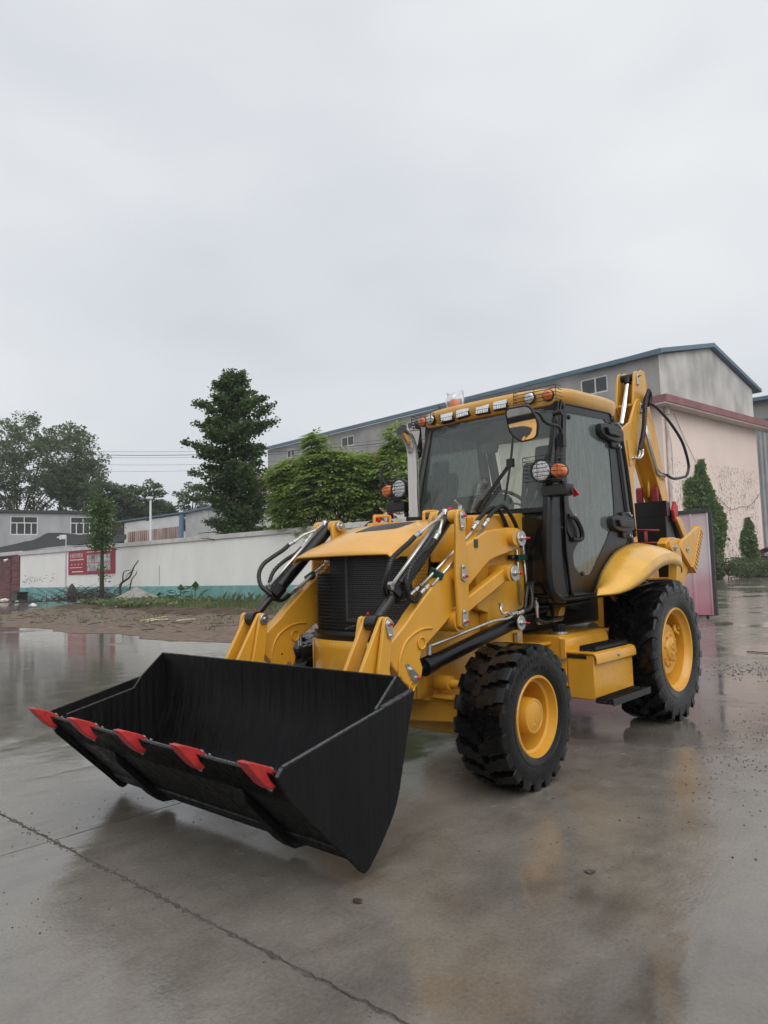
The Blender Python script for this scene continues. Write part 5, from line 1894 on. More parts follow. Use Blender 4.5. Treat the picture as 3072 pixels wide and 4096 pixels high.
def rear_wheel(s):
    Wd = .44
    c = (0.0, s * (1.11 - Wd / 2), .648)
    ty = part('rear_tyre', tyre_mesh(c, s, .655, Wd, .375, 21, rear_lug, .052, .046, 1.0), 'tyre', LD, smooth=True)
    h = Wd / 2
    pf = [(h * .82, .382), (h * .91, .390), (h * .95, .382), (h * .93, .368), (h * .80, .362), (h * .74, .350), (h * .66, .332), (h * .30, .325), (-h * .10, .318), (-h * .28, .300), (-h * .30, .26), (-h * .24, .20), (-h * .24, .0)]
    part('rim', MB().lathe(pf, c, (0, s, 0), 72), 'yellow', ty, smooth=True)
    if s > 0:
        k0 = h * .40
        hb = [(-h * .25, .240), (k0 + h * .06, .232), (k0 + h * .10, .224), (k0 + h * .10, .168), (k0 + h * .18, .160), (k0 + h * .20, .150), (k0 + h * .20, .112), (k0 + h * .28, .104), (k0 + h * .30, .098), (k0 + h * .30, .0)]
        part('hub', MB().lathe(hb, c, (0, s, 0), 56), 'yellow', ty, smooth=True)
        bt = MB()
        for k in range(8):
            a = k * math.pi / 4 + .2
            bt.cyl((c[0] + .135 * math.cos(a), c[1] + h * .60, c[2] + .135 * math.sin(a)), (c[0] + .135 * math.cos(a), c[1] + h * .67, c[2] + .135 * math.sin(a)), .011, n=6)
        parts('hub_bolt', bt, 'yellow', ty)
        em = MB()
        em.tube([(c[0] - .03, c[1] + h * .705, c[2] + .05), (c[0] + .02, c[1] + h * .705, c[2] + .055), (c[0] + .03, c[1] + h * .705, c[2] + .02), (c[0] - .02, c[1] + h * .705, c[2]), (c[0] - .03, c[1] + h * .705, c[2] - .03), (c[0] + .01, c[1] + h * .705, c[2] - .05), (c[0] + .035, c[1] + h * .705, c[2] - .03)], .007, 6, smooth=5)
        em.lathe([(-.003, .016), (.004, .012), (-.003, .008)], (c[0], c[1] + h * .705, c[2] + .03), (0, 1, 0), 14)
        part('hub_emblem', em, 'yellow', ty, smooth='all')
        vg = MB()
        vg.obox((c[0] - .24, c[1] + h * .50, c[2] + .17), (c[0] - .31, c[1] + h * .50, c[2] + .17), .05, .006, up=(0, 0, 1))
        vg.tube([(c[0] - .24, c[1] + h * .42, c[2] + .20), (c[0] - .20, c[1] + h * .50, c[2] + .16), (c[0] - .25, c[1] + h * .56, c[2] + .12)], .018, 8, smooth=4)
        part('valve_guard', vg, 'yellow', ty, smooth='all')
    return ty
for s in (1, -1):
    front_wheel(s)
    rear_wheel(s)
part('rear_axle', MB().cyl((0, -.9, .638), (0, .9, .638), .13).cyl((0, -.25, .638), (0, .25, .638), .24), 'black', LD, smooth=True)

# ---- rear fenders
def fender(s):
    inner = [(1.09, 1.205), (1.03, 1.27), (.93, 1.38), (.80, 1.47), (.665, 1.545), (.50, 1.60), (.33, 1.635), (.10, 1.65), (-.12, 1.635), (-.32, 1.585), (-.46, 1.52), (-.56, 1.43)]
    outer = [(1.30, 1.207), (1.14, 1.205), (.98, 1.232), (.83, 1.275), (.69, 1.325), (.52, 1.385), (.33, 1.430), (.14, 1.445), (.0, 1.440), (-.12, 1.422), (-.21, 1.395), (-.285, 1.360)]
    yo = [.93, 1.0, 1.055, 1.09, 1.11, 1.12, 1.12, 1.12, 1.12, 1.115, 1.10, 1.07]
    rows = []
    for k in range(len(inner)):
        a = Vector((inner[k][0], .80, inner[k][1]))
        b = Vector((outer[k][0], yo[k], outer[k][1]))
        fl = .10 * min(1, k / 3.5)
        cr_ = b + Vector((0.0, -.005, fl))
        row = []
        for t in np.linspace(0, 1, 9):
            p = a.lerp(cr_, t)
            bul = math.sin(math.pi * t) * (.022 + .035 * max(0, 1 - k / 5))
            p += Vector((.35 * bul if k < 5 else (-.15 * bul if k > 9 else 0), .55 * bul, .75 * bul))
            row.append((p.x, s * p.y, p.z))
        row += [(b.x, s * (b.y + .004), b.z + fl * .5), (b.x, s * b.y, b.z)]
        rows.append(row)
    sm_rows = []
    cols_ = [smooth_path([r_[j] for r_ in rows], 4) for j in range(len(rows[0]))]
    sm_rows = [[tuple(cols_[j][i]) for j in range(len(cols_))] for i in range(len(cols_[0]))]
    part('fender', MB().grid(sm_rows), 'fender', LD, smooth=True, solid=.014)
fender(1)
fender(-1)

# ---- cab
YC, YF = .79, -.635
cab = MB()
def bar(p, q, w, h, up=(0, 0, 1)):
    cab.obox(p, q, w, h, up)
# front pillars
for y in (.755, -.60):
    cab.tube([(1.46, y, 2.82), (1.60, y, 2.42), (1.715, y, 2.04), (1.765, y, 1.70), (1.77, y, 1.30), (1.60, y, 1.19)], .042, 10, smooth=4)
for y in (.745, -.605):
    bar((.47, y, 2.83), (.30, y, 2.20), .09, .06, (0, 1, 0))
    bar((.30, y, 2.20), (.16, y, 1.62), .09, .06, (0, 1, 0))
    bar((.16, y, 1.62), (.12, y, 1.2), .09, .06, (0, 1, 0))
bar((1.47, -.60, 2.80), (1.47, .75, 2.80), .07, .07)
bar((.42, -.60, 2.81), (.42, .75, 2.81), .07, .07)
bar((.30, -.60, 2.05), (.30, .75, 2.05), .05, .05)
cf_ = parts('cab_frame', cab, 'black', LD, smooth=True, bevel=.006)
# dark door post between windscreen and door
post = [(1.50, 2.82), (1.56, 2.42), (1.585, 1.95), (1.58, 1.60), (1.50, 1.20), (1.60, 1.19), (1.775, 1.29), (1.768, 1.68), (1.722, 2.04), (1.608, 2.42), (1.475, 2.82)]
part('door_post', MB().prism(post, .745, .785), 'black', cf_, bevel=.01)
part('door_post', MB().prism(post, -.635, -.60), 'black', cf_, bevel=.01)
part('roof_lining', MB().box((.40, -.60, 2.76), (1.40, .73, 2.775)), 'dash', cf_)
fl = MB()
fl.box((.15, -.62, 1.165), (1.74, .74, 1.20))
part('cab_floor', fl, 'black', cf_, bevel=.01)
part('rear_bulkhead', MB().box((.12, -.60, 1.21), (.16, .73, 1.75)), 'black', cf_)
# windscreen, gently bowed
def sheet(corner, n=10, bow=.05, m=8):
    (tl, tr_2, br_, bl_) = [Vector(c) for c in corner]
    rows = []
    for i in range(n + 1):
        t = i / n
        a, b = tl.lerp(bl_, t), tr_2.lerp(br_, t)
        rows.append([tuple(a.lerp(b, k / m) + Vector((bow * (1 - (2 * k / m - 1) ** 2), 0, 0))) for k in range(m + 1)])
    return MB().grid(rows)
part('windscreen', sheet([(1.49, -.575, 2.79), (1.49, .725, 2.79), (1.735, .725, 1.93), (1.735, -.575, 1.93)], bow=.045), 'glass', LD, smooth='all')
part('lower_window', sheet([(1.765, .52, 1.86), (1.765, .735, 1.86), (1.775, .735, 1.24), (1.775, .52, 1.24)], bow=0), 'darkglass', LD)
lp = MB()
lp.box((1.70, -.60, 1.885), (1.76, .735, 1.925))
lp.box((1.742, .47, 1.20), (1.757, .74, 1.235))
lp.box((1.742, .47, 1.236), (1.757, .515, 1.884))
parts('windscreen_sill', lp, 'black', cf_, bevel=.008)
ft = MB()
for y0, y1, h in ((-.57, -.18, .075), (-.12, .02, .06), (.09, .33, .075), (.37, .70, .09)):
    ft.prism([(y0, 2.80), (y1, 2.80), (y1 - .01, 2.80 - h + .01), (y1 - .03, 2.80 - h), (y0 + .03, 2.80 - h), (y0 + .01, 2.80 - h + .01)], 1.470, 1.474, 'x')
parts('screen_band', ft, 'black', cf_)
# door: black bordered sheet of glass
dout = [(1.475, 2.805), (.555, 2.855), (.46, 2.58), (.33, 1.91), (.285, 1.67), (.40, 1.615), (.665, 1.548), (.80, 1.475), (.93, 1.385), (1.03, 1.275), (1.085, 1.213), (1.46, 1.213), (1.50, 1.26), (1.545, 1.57), (1.545, 1.90), (1.55, 2.29)]
din = rounded([(1.43, 2.735), (.66, 2.785), (.60, 2.45), (.575, 2.03), (.575, 1.91), (.76, 1.68), (1.13, 1.37), (1.30, 1.375), (1.42, 1.44), (1.435, 1.56), (1.26, 1.70), (1.30, 1.82), (1.46, 1.93), (1.485, 2.30)], .05, 4)
door = part('door', holed(rounded(dout, .03, 3), din, YC), 'black', LD, solid=.018)
part('door_glass', MB().prism(din, YC - .004, YC + .002), 'doorglass', door)
doorf = part('far_door', holed(dout, din, YF), 'black', LD, solid=.018)
part('door_glass', MB().prism(din, YF - .002, YF + .002), 'doorglass', doorf)
seal = MB()
sp_ = [(p[0], YC + .012, p[1]) for p in rounded(dout, .04, 3)]
seal.tube(sp_ + [sp_[0]], .008, 6)
part('door_seal', seal, 'hose', door, smooth='all')
hd = MB()
hd.tube([(1.50, YC + .02, 1.86), (1.44, YC + .05, 1.84), (1.36, YC + .055, 1.76), (1.335, YC + .05, 1.69), (1.37, YC + .04, 1.665), (1.45, YC + .02, 1.67)], .02, 10, smooth=5)
hd.prism([(1.54, 1.90), (1.42, 1.87), (1.36, 1.76), (1.36, 1.68), (1.45, 1.66), (1.53, 1.74)], YC + .011, YC + .02)
part('door_handle', hd, 'satin', door, smooth=True)
part('handle_lock', MB().cyl((1.43, YC + .02, 1.865), (1.43, YC + .05, 1.865), .014, n=12), 'steel', door, smooth=True)
bt = MB()
for p in ((1.39, 2.70), (1.28, 1.385)):
    bt.cyl((p[0], YC + .004, p[1]), (p[0], YC + .022, p[1]), .020, .016, n=16)
parts('glass_stud', bt, 'satin', door, smooth=True)
for (x, z) in ((.64, 2.655), (.50, 1.825)):
    hb = MB()
    hb.prism(rounded([(x + .24, z + .055), (x + .14, z + .075), (x - .17, z + .065), (x - .24, z + .05), (x - .24, z - .045), (x - .12, z - .075), (x + .10, z - .065), (x + .24, z - .03)], .03, 3), YC + .012, YC + .065)
    hb.prism(rounded([(x + .17, z + .035), (x - .14, z + .035), (x - .14, z - .03), (x + .14, z - .03)], .02, 2), YC + .065, YC + .095)
    hb.prism(rounded([(x - .04, z + .115), (x - .20, z + .115), (x - .22, z - .125), (x - .02, z - .125)], .03, 3), YC - .01, YC + .04)
    hg = part('door_hinge', hb, 'satin', door, bevel=.008)
    bo_ = MB()
    for dx, dz in ((-.16, .105), (-.20, .085), (-.14, -.10), (-.18, -.11)):
        bo_.cyl((x + dx, YC + .04, z + dz), (x + dx, YC + .058, z + dz), .013, n=8)
    parts('hinge_bolt', bo_, 'steel', door)
# rear quarter: post and rounded glass
part('quarter_glass', MB().prism([(.42, 2.82), (.30, 2.78), (.18, 2.36), (.06, 1.72), (.235, 1.675), (.31, 1.93), (.435, 2.56), (.52, 2.82)], .775, .783), 'darkglass', cf_)
qp = MB()
qp.tube([(.53, .79, 2.83), (.43, .79, 2.56), (.315, .79, 1.95), (.245, .79, 1.66)], .030, 8, smooth=4)
qp.tube([(.34, .775, 2.80), (.21, .775, 2.36), (.10, .775, 1.72)], .028, 8, smooth=4)
part('rear_post', qp, 'black', cf_, smooth='all')
part('rear_window', sheet([(.32, -.58, 2.78), (.32, .72, 2.78), (.17, .72, 1.76), (.17, -.58, 1.76)], bow=-.02), 'glass', LD)

# interior
it = MB()
it.prism([(.55, 1.62), (1.02, 1.62), (1.06, 1.70), (1.04, 1.76), (.62, 1.76), (.50, 1.78)], -.22, .28)
it.prism([(.50, 1.77), (.62, 1.77), (.50, 2.42), (.46, 2.52), (.38, 2.52), (.36, 2.44)], -.20, .26)
it.prism([(.38, 2.52), (.46, 2.52), (.43, 2.68), (.37, 2.68)], -.08, .14)
part('seat', it, 'seat', cf_, bevel=.03)
part('seat_base', MB().prism([(.55, 1.21), (1.0, 1.21), (.95, 1.61), (.60, 1.61)], -.18, .24), 'black', cf_)
ds = MB()
ds.prism([(1.70, 1.92), (1.36, 1.92), (1.33, 2.03), (1.42, 2.10), (1.58, 2.10), (1.70, 2.02)], -.30, .22)
ds.prism([(1.70, 1.21), (1.48, 1.21), (1.40, 1.90), (1.70, 1.90)], -.14, .12)
part('dashboard', ds, 'dash', cf_, bevel=.03)
sw = MB()
c = Vector((1.22, .02, 2.06))
ax_ = Vector((-.45, 0, .9)).normalized()
e1, e2 = Vector((0, 1, 0)), ax_.cross(Vector((0, 1, 0)))
sw.tube([c + e1 * (.20 * math.cos(t)) + e2 * (.20 * math.sin(t)) for t in np.linspace(0, 2 * math.pi, 33)], .016, 8)
sw.tube([c, c - ax_ * .35], .03, 8)
for t in (.5, 2.6, 4.7):
    sw.tube([c, c + e1 * (.19 * math.cos(t)) + e2 * (.19 * math.sin(t))], .010, 6)
part('steering_wheel', sw, 'satin', cf_, smooth='all')
lv_ = MB()
for (y, x, h) in ((.38, 1.20, .26), (.46, 1.15, .22), (-.40, 1.1, .3)):
    lv_.tube([(x, y, 1.80), (x + .05, y, 1.80 + h)], .012, 6)
    lv_.lathe([(-.03, .0), (-.02, .022), (.02, .024), (.04, 0)], (x + .052, y, 1.82 + h), (0, 0, 1), 10)
parts('control_lever', lv_, 'satin', cf_, smooth='all')
part('side_console', MB().prism([(.5, 1.21), (1.35, 1.21), (1.30, 1.80), (.5, 1.75)], .36, .60), 'black', cf_, bevel=.02)
ic = MB()
ic.prism(rounded([(-.12, 2.60), (.08, 2.60), (.06, 2.50), (-.10, 2.50)], .02, 3), 1.34, 1.36, 'x')
ic.prism(rounded([(.30, 2.74), (.52, 2.74), (.52, 2.62), (.30, 2.62)], .02, 3), 1.25, 1.30, 'x')
parts('interior_mirror', ic, 'satin', cf_, bevel=.006)
sv = MB()
for (x, y, z) in ((1.30, .24, 2.0), (1.24, .30, 1.98)):
    sv.tube([(x, y, z), (x + .05, y + .08, z + .05), (x + .06, y + .12, z + .14)], .007, 6, smooth=4)
parts('wiper_linkage', sv, 'steel', cf_, smooth='all')

# ---- roof
def roof_ring(inset, zf, zr, n=56):
    out = []
    for k in range(n):
        t = 2 * math.pi * k / n
        cs, sn = math.cos(t), math.sin(t)
        ex = 2 / 5.2
        x = .855 + (.675 - inset) * math.copysign(abs(cs) ** ex, cs)
        y = .02 + (.79 - inset) * math.copysign(abs(sn) ** ex, sn)
        x += .05 * (1 - (y / .8) ** 2) * max(0, cs)
        u = (x - .18) / 1.36
        z = zr + (zf - zr) * u
        if x < .42:
            z -= .04 * ((.42 - x) / .24) ** 1.5 if inset > .05 and zf < 2.85 else 0
        out.append((x, y, z))
    return out
rings = [roof_ring(.15, 2.80, 2.80), roof_ring(.075, 2.795, 2.80), roof_ring(.035, 2.815, 2.83), roof_ring(.012, 2.87, 2.905), roof_ring(.0, 2.915, 2.965), roof_ring(.014, 2.945, 3.005), roof_ring(.05, 2.962, 3.030), roof_ring(.14, 2.975, 3.045), roof_ring(.35, 2.985, 3.055), roof_ring(.6, 2.99, 3.06)]
mb = MB()
n = 56
for r_ in rings:
    mb.v += r_
for i in range(len(rings) - 1):
    for k in range(n):
        mb.f.append((i * n + k, i * n + (k + 1) % n, (i + 1) * n + (k + 1) % n, (i + 1) * n + k))
mb.f.append(tuple(range((len(rings) - 1) * n, len(rings) * n)))
mb.f.append(tuple(range(n - 1, -1, -1)))
roof = part('roof', mb, 'roofp', LD, smooth='all')
part('visor', MB().prism(rounded([(-.60, 2.80), (.70, 2.80), (.74, 2.83), (.74, 2.93), (-.64, 2.93), (-.64, 2.83)], .02, 3), 1.485, 1.515, 'x'), 'roofp', roof, bevel=.012)
def work_light(y, z, tilt):
    rot = Matrix.Rotation(R(tilt), 3, 'X') @ Matrix.Rotation(R(-6), 3, 'Y')
    org = (1.545, y, z)
    o = part('work_light', MB().box((1.520, y - .074, z - .043), (1.570, y + .074, z + .043), rot, org), 'satin', roof, bevel=.008)
    l2 = MB()
    l2.box((1.571, y - .068, z + .000), (1.577, y + .068, z + .037), rot, org)
    for k in range(7):
        l2.box((1.571, y - .064 + k * .0185, z - .036), (1.580, y - .064 + k * .0185 + .0135, z - .004), rot, org)
    part('light_lens', l2, 'lensled', roof, bevel=.002)
    bk_ = MB()
    for dy in (-.02, .02):
        bk_.box((1.530, y + dy - .004, z + .043), (1.548, y + dy + .004, z + .068))
    parts('light_bracket', bk_, 'satin', roof)
for y, z, t_ in ((-.335, 2.856, 2), (-.155, 2.868, 4), (.06, 2.864, -1), (.245, 2.872, 0)):
    work_light(y, z, t_)
def round_lamp(c, r_, m, parent, d=(1, 0, 0)):
    o = part('round_lamp', MB().lathe([(-.03, r_ * 1.06), (.0, r_ * 1.06), (.004, r_)], c, d, 24), 'satin', parent, smooth=True)
    part('lamp_lens', MB().lathe([(.0, r_), (.012, r_ * .85), (.02, r_ * .5), (.022, 0)], c, d, 24), m, parent, smooth='all')
for y, m in ((.53, 'lens'), (.69, 'amber')):
    round_lamp((1.565 - (.03 if y > .6 else 0), y, 2.885), .048, m, roof)
for y, m in ((-.545, 'lens'), (-.665, 'amber')):
    round_lamp((1.55 - (.03 if y < -.6 else 0), y, 2.875), .046, m, roof)
def cage(y0, y1, z0, z1, x, name, parent, nx=2, nz_=5, wrap=.06, r_=.0032):
    mb = MB()
    sgn = 1 if y1 > 0 else -1
    for k in range(nz_):
        z = z0 + (z1 - z0) * k / (nz_ - 1)
        a, b = (y0, y1)
        mb.tube([(x - .08, a, z), (x, a, z), (x, b, z), (x - .10, b, z)], r_, 5)
    for k in range(nx):
        y = y0 + (y1 - y0) * k / (nx - 1)
        mb.tube([(x, y, z0), (x, y, z1)], r_, 5)
    return part(name, mb, 'hose', parent)
cage(.40, .80, 2.828, 2.945, 1.60, 'lamp_cage', roof, 3)
cage(-.50, -.735, 2.815, 2.925, 1.60, 'lamp_cage', roof, 3)
hk = MB()
hk.tube([(1.42, -.52, 2.99), (1.45, -.52, 3.03), (1.47, -.50, 3.0), (1.55, -.44, 2.90), (1.60, -.38, 2.83), (1.58, -.33, 2.82)], .004, 5, smooth=4)
part('roof_cord', hk, 'hose', roof, smooth='all')
# beacon wrapped in a plastic bag
bc = MB().lathe([(0, .054), (.03, .054), (.032, .050), (.080, .048), (.092, .040), (.094, 0)], (1.36, -.385, 2.975), (0, 0, 1), 24)
bea = part('beacon', bc, 'orange', LD, smooth=True)
random.seed(9)
rows = []
for k in range(10):
    t = k / 9
    z = 2.98 + .165 * t
    rad = .072 + .010 * math.sin(t * 5) + (.012 * t)
    row = []
    for j in range(21):
        a = 2 * math.pi * j / 20
        w = 1 + .10 * math.sin(3 * a + t * 4) + .06 * math.sin(7 * a)
        fold = max(0, t - .55) * 1.4
        yy_ = rad * w * math.cos(a) * (1 + .35 * fold)
        xx_ = rad * w * math.sin(a) * (1 - .85 * min(1, fold))
        row.append((1.36 + xx_, -.385 + yy_, z + .025 * max(0, t - .5) * 2 * abs(math.cos(a)) ** 3 - .04 * max(0, t - .6)))
    rows.append(row)
part('plastic_wrap', MB().grid(rows), 'bag', bea, smooth='all')

# ---- mirrors, headlamps, wiper
def mirror(s):
    c = Vector((1.95, s * .665 + .01, 2.585))
    if s > 0:
        nrm = Vector((.905, .06, -.42)).normalized()
    else:
        c = Vector((1.45, -.815, 2.70))
        nrm = Vector((.62, .70, -.1)).normalized()
    up_ = Vector((0, 0, 1))
    sx = up_.cross(nrm).normalized()
    uy = nrm.cross(sx)
    out = rounded([(-.115, .145), (.10, .145), (.145, .0), (.10, -.135), (-.05, -.15), (-.125, -.06)] if s > 0 else [(-.06, .18), (.055, .18), (.075, -.14), (-.045, -.18)], .045, 4)
    def P(p, o_, k=1.0):
        return c + sx * (p[0] * k) + uy * (p[1] * k) + nrm * o_
    mb = MB()
    n_ = len(out)
    mb.v += [tuple(P(p, -.05, .72)) for p in out] + [tuple(P(p, -.02)) for p in out] + [tuple(P(p, .008)) for p in out] + [tuple(P(p, .008, .92)) for p in out]
    for i in range(3):
        for k in range(n_):
            mb.f.append((i * n_ + k, i * n_ + (k + 1) % n_, (i + 1) * n_ + (k + 1) % n_, (i + 1) * n_ + k))
    mb.f.append(tuple(range(n_ - 1, -1, -1)))
    o = part('side_mirror', mb, 'satin', LD, smooth=True)
    g_ = MB()
    g_.v += [tuple(P(p, .006, .925)) for p in out]
    g_.f.append(tuple(range(n_)))
    part('mirror_glass', g_, 'mirror', o)
    am = MB()
    if s > 0:
        am.tube([(1.93, .74, 2.68), (1.90, .80, 2.66), (1.86, .82, 2.60), (1.80, .84, 2.575), (1.70, .85, 2.575), (1.63, .845, 2.54), (1.62, .84, 2.45)], .013, 8, smooth=5)
        am.cyl((1.94, .72, 2.66), (1.94, .72, 2.72), .035)
        am.tube([(1.62, .83, 2.72), (1.62, .83, 2.10)], .012, 8)
        am.box((1.595, .815, 2.42), (1.645, .87, 2.52))
        am.cyl((1.62, .78, 2.70), (1.62, .86, 2.70), .022)
    else:
        am.tube([(1.44, -.80, 2.66), (1.45, -.78, 2.62), (1.46, -.74, 2.60)], .013, 8, smooth=4)
        am.tube([(1.72, -.90, 2.50), (1.78, -.96, 2.44), (1.78, -.96, 2.30), (1.70, -.86, 2.20)], .013, 8, smooth=4)
    part('mirror_arm', am, 'satin', o, smooth=True)
mirror(1)
mirror(-1)
def headlamp(s):
    c = (1.80, s * .745, 2.215)
    hl = part('headlamp', MB().lathe([(-.09, .05), (-.07, .085), (-.01, .095), (.012, .095), (.014, .082), (.004, .080)], c, (1, .0, 0), 36), 'satin', LD, smooth=True)
    part('lamp_lens', MB().lathe([(.004, .081), (.010, .06), (.012, 0)], c, (1, 0, 0), 32), 'lensled', hl, smooth='all')
    led = MB()
    for k, (ry, nn) in enumerate(((0, 1), (.030, 6), (.060, 10))):
        for j in range(nn):
            a = 2 * math.pi * j / nn
            led.lathe([(.012, .013), (.020, .010), (.014, .004)], (c[0], c[1] + ry * math.cos(a), c[2] + ry * math.sin(a)), (1, 0, 0), 8)
    part('led_cell', led, 'lens', hl, smooth='all', kind='stuff')
    am = MB()
    am.lathe([(-.055, .050), (-.02, .055), (.03, .055), (.05, .045), (.055, .0)], (c[0] - .02, c[1] + s * .145, c[2] - .012), (1, 0, 0), 28)
    part('indicator', am, 'amber', hl, smooth=True)
    ab = MB()
    ab.lathe([(-.075, .0), (-.075, .048), (-.055, .050), (-.053, .054), (-.045, .054)], (c[0] - .02, c[1] + s * .145, c[2] - .012), (1, 0, 0), 28)
    ab.prism([(-.09, -.075), (-.09, .06), (.0, .065), (.0, -.085)], min(c[1], c[1] + s * .12), max(c[1], c[1] + s * .12)) if False else None
    ab.box((c[0] - .10, min(c[1], c[1] + s * .16), c[2] - .095), (c[0] - .03, max(c[1], c[1] + s * .16), c[2] - .03))
    part('lamp_housing', ab, 'satin', hl, bevel=.006)
    ct = MB()
    y0, y1 = c[1] - s * .125, c[1] + s * .195
    z0, z1 = c[2] - .085, c[2] + .11
    for k in range(7):
        z = z0 + (z1 - z0) * k / 6
        ct.tube([(c[0] - .03, y0, z), (c[0] + .065, y0, z), (c[0] + .07, y1 - s * .02, z), (c[0] + .05, y1, z), (c[0] - .05, y1, z)], .0028, 5)
    for y in (y0, c[1], y1 - s * .02):
        ct.tube([(c[0] + .067, y, z0), (c[0] + .067, y, z1)], .0028, 5)
    part('lamp_guard', ct, 'hose', hl)
    mb = MB()
    mb.box((c[0] - .16, c[1] - s * .02 if s > 0 else c[1] - .20, c[2] - .205), (c[0] - .03, c[1] + (.20 if s > 0 else .02), c[2] - .115))
    mb.box((c[0] - .14, c[1] + s * .02 - .015, c[2] - .26), (c[0] - .10, c[1] + s * .02 + .015, c[2] - .20))
    part('lamp_bracket', mb, 'satin', hl, bevel=.010)
    part('red_tag', MB().add([(c[0] - .12, c[1] + s * .21, c[2] - .14), (c[0] - .10, c[1] + s * .27, c[2] - .21), (c[0] - .14, c[1] + s * .20, c[2] - .22)], [(0, 1, 2)]), 'redcap', hl, solid=.006)
headlamp(1)
headlamp(-1)
wp = MB()
wp.tube([(1.80, .10, 1.94), (1.755, .26, 2.14), (1.715, .40, 2.32)], .010, 6)
wp.tube([(1.80, .14, 1.94), (1.765, .27, 2.12), (1.72, .41, 2.30)], .008, 6)
wp.tube([(1.80, .10, 1.94), (1.785, .16, 2.03)], .018, 8)
wp.tube([(1.67, .425, 2.57), (1.715, .415, 2.33), (1.795, .395, 2.01)], .011, 6, smooth=4)
wp.box((1.70, .385, 2.29), (1.735, .445, 2.36))
part('wiper', wp, 'satin', LD, smooth=True)

# ---- backhoe: boom, dipper, bucket, stabilisers
bm_pr = [(-1.30, 3.36), (-1.36, 3.40), (-1.45, 3.41), (-1.515, 3.385), (-1.52, 3.23), (-1.45, 2.95), (-1.19, 2.64), (-1.12, 2.47), (-1.09, 2.15), (-1.12, 1.76), (-1.20, 1.10), (-1.05, 1.02), (-.93, 1.10), (-.80, 1.75), (-.78, 2.30), (-.83, 2.73), (-.865, 2.98), (-1.10, 3.09), (-1.26, 3.31)]
BY = .17
for y0, y1 in ((BY + .115, BY + .145), (BY - .145, BY - .115)):
    part('boom_plate', MB().prism(bm_pr, y0, y1), 'yellow', LD, bevel=.008)
web = MB()
web.prism([(-.86, 2.95), (-.83, 2.72), (-.80, 2.3), (-.82, 1.75), (-.94, 1.12), (-.96, 1.14), (-.84, 1.75), (-.82, 2.3), (-.85, 2.72), (-.88, 2.95)], BY - .114, BY + .114)
web.prism([(-1.20, 2.62), (-1.13, 2.46), (-1.11, 2.15), (-1.14, 1.76), (-1.12, 1.76), (-1.09, 2.15), (-1.11, 2.48), (-1.18, 2.64)], BY - .114, BY + .114)
part('boom_web', web, 'yellow', LD)
dp_pr = [(-1.375, 3.70), (-1.40, 3.745), (-1.46, 3.765), (-1.52, 3.76), (-1.60, 3.80), (-1.70, 3.80), (-1.735, 3.70), (-1.76, 3.58), (-1.815, 3.35), (-2.0, 3.0), (-2.24, 2.31), (-2.26, 2.10), (-2.18, 2.06), (-2.10, 2.15), (-1.80, 2.65), (-1.58, 2.935), (-1.42, 3.16), (-1.30, 3.325), (-1.31, 3.42)]
for y0, y1 in ((BY + .088, BY + .112), (BY - .112, BY - .088)):
    dpl = part('dipper_plate', MB().prism(dp_pr, y0, y1), 'yellow', LD, bevel=.006)
dw = MB()
dw.prism([(-1.62, 2.96), (-1.84, 2.66), (-2.12, 2.17), (-2.14, 2.19), (-1.86, 2.69), (-1.64, 2.99)], BY - .087, BY + .087)
dw.prism([(-1.72, 3.72), (-1.80, 3.35), (-1.985, 3.0), (-2.22, 2.31), (-2.235, 2.31), (-2.0, 3.01), (-1.815, 3.36), (-1.735, 3.72)], BY - .087, BY + .087)
dw.prism([(-1.33, 3.33), (-1.62, 2.96), (-1.64, 2.98), (-1.35, 3.36)], BY - .087, BY + .087)
part('dipper_web', dw, 'yellow', LD)
for p, q in (((-1.47, 3.70), (-1.45, 3.60)), ((-1.77, 3.52), (-1.80, 3.46))):
    pin_plate(p, q, BY + .113, 1, LD, .038)
pin_plate((-1.44, 3.34), (-1.43, 3.25), BY + .146, 1, LD, .040)
cyl2 = MB()
cyl2.cyl((-.90, BY, 2.2), (-1.20, BY, 3.08), .06)
co = part('crowd_cylinder', cyl2, 'black', LD, smooth=True)
part('chrome_rod', MB().cyl((-1.20, BY, 3.08), (-1.46, BY, 3.65), .034), 'chrome', co, smooth=True)
part('rod_eye', MB().cyl((-1.44, BY, 3.62), (-1.47, BY, 3.70), .045).cyl((-1.475, BY - .086, 3.70), (-1.475, BY + .086, 3.70), .045), 'black', co, smooth=True)
hose([(-1.19, .37, 2.77), (-1.24, .38, 2.85), (-1.32, .39, 3.05), (-1.43, .38, 3.36), (-1.52, .38, 3.50), (-1.60, .36, 3.53), (-1.65, .36, 3.47), (-1.62, .35, 3.38)], .018)
hose([(-1.23, .34, 2.72), (-1.28, .35, 2.85), (-1.36, .36, 3.05), (-1.46, .35, 3.35), (-1.56, .35, 3.47), (-1.66, .34, 3.50), (-1.69, .33, 3.42), (-1.64, .32, 3.36)], .018)
hose([(-1.66, .34, 3.39), (-1.80, .36, 3.36), (-2.11, .38, 3.25), (-2.42, .39, 3.10), (-2.62, .39, 2.96), (-2.78, .38, 2.74), (-2.72, .37, 2.60), (-2.56, .36, 2.555), (-2.28, .35, 2.52), (-2.08, .34, 2.55)], .018, False)
for dy in (0, .035):
    pipe([(-1.06, .33 + dy, 2.66), (-1.14, .345 + dy, 2.66), (-1.20, .36 + dy, 2.70), (-1.21, .365 + dy, 2.77)], .013, 4)
pipe([(-1.56, .305, 3.145), (-1.66, .305, 2.94), (-1.86, .305, 2.62), (-1.95, .31, 2.58), (-2.10, .33, 2.55)], .014, 0)
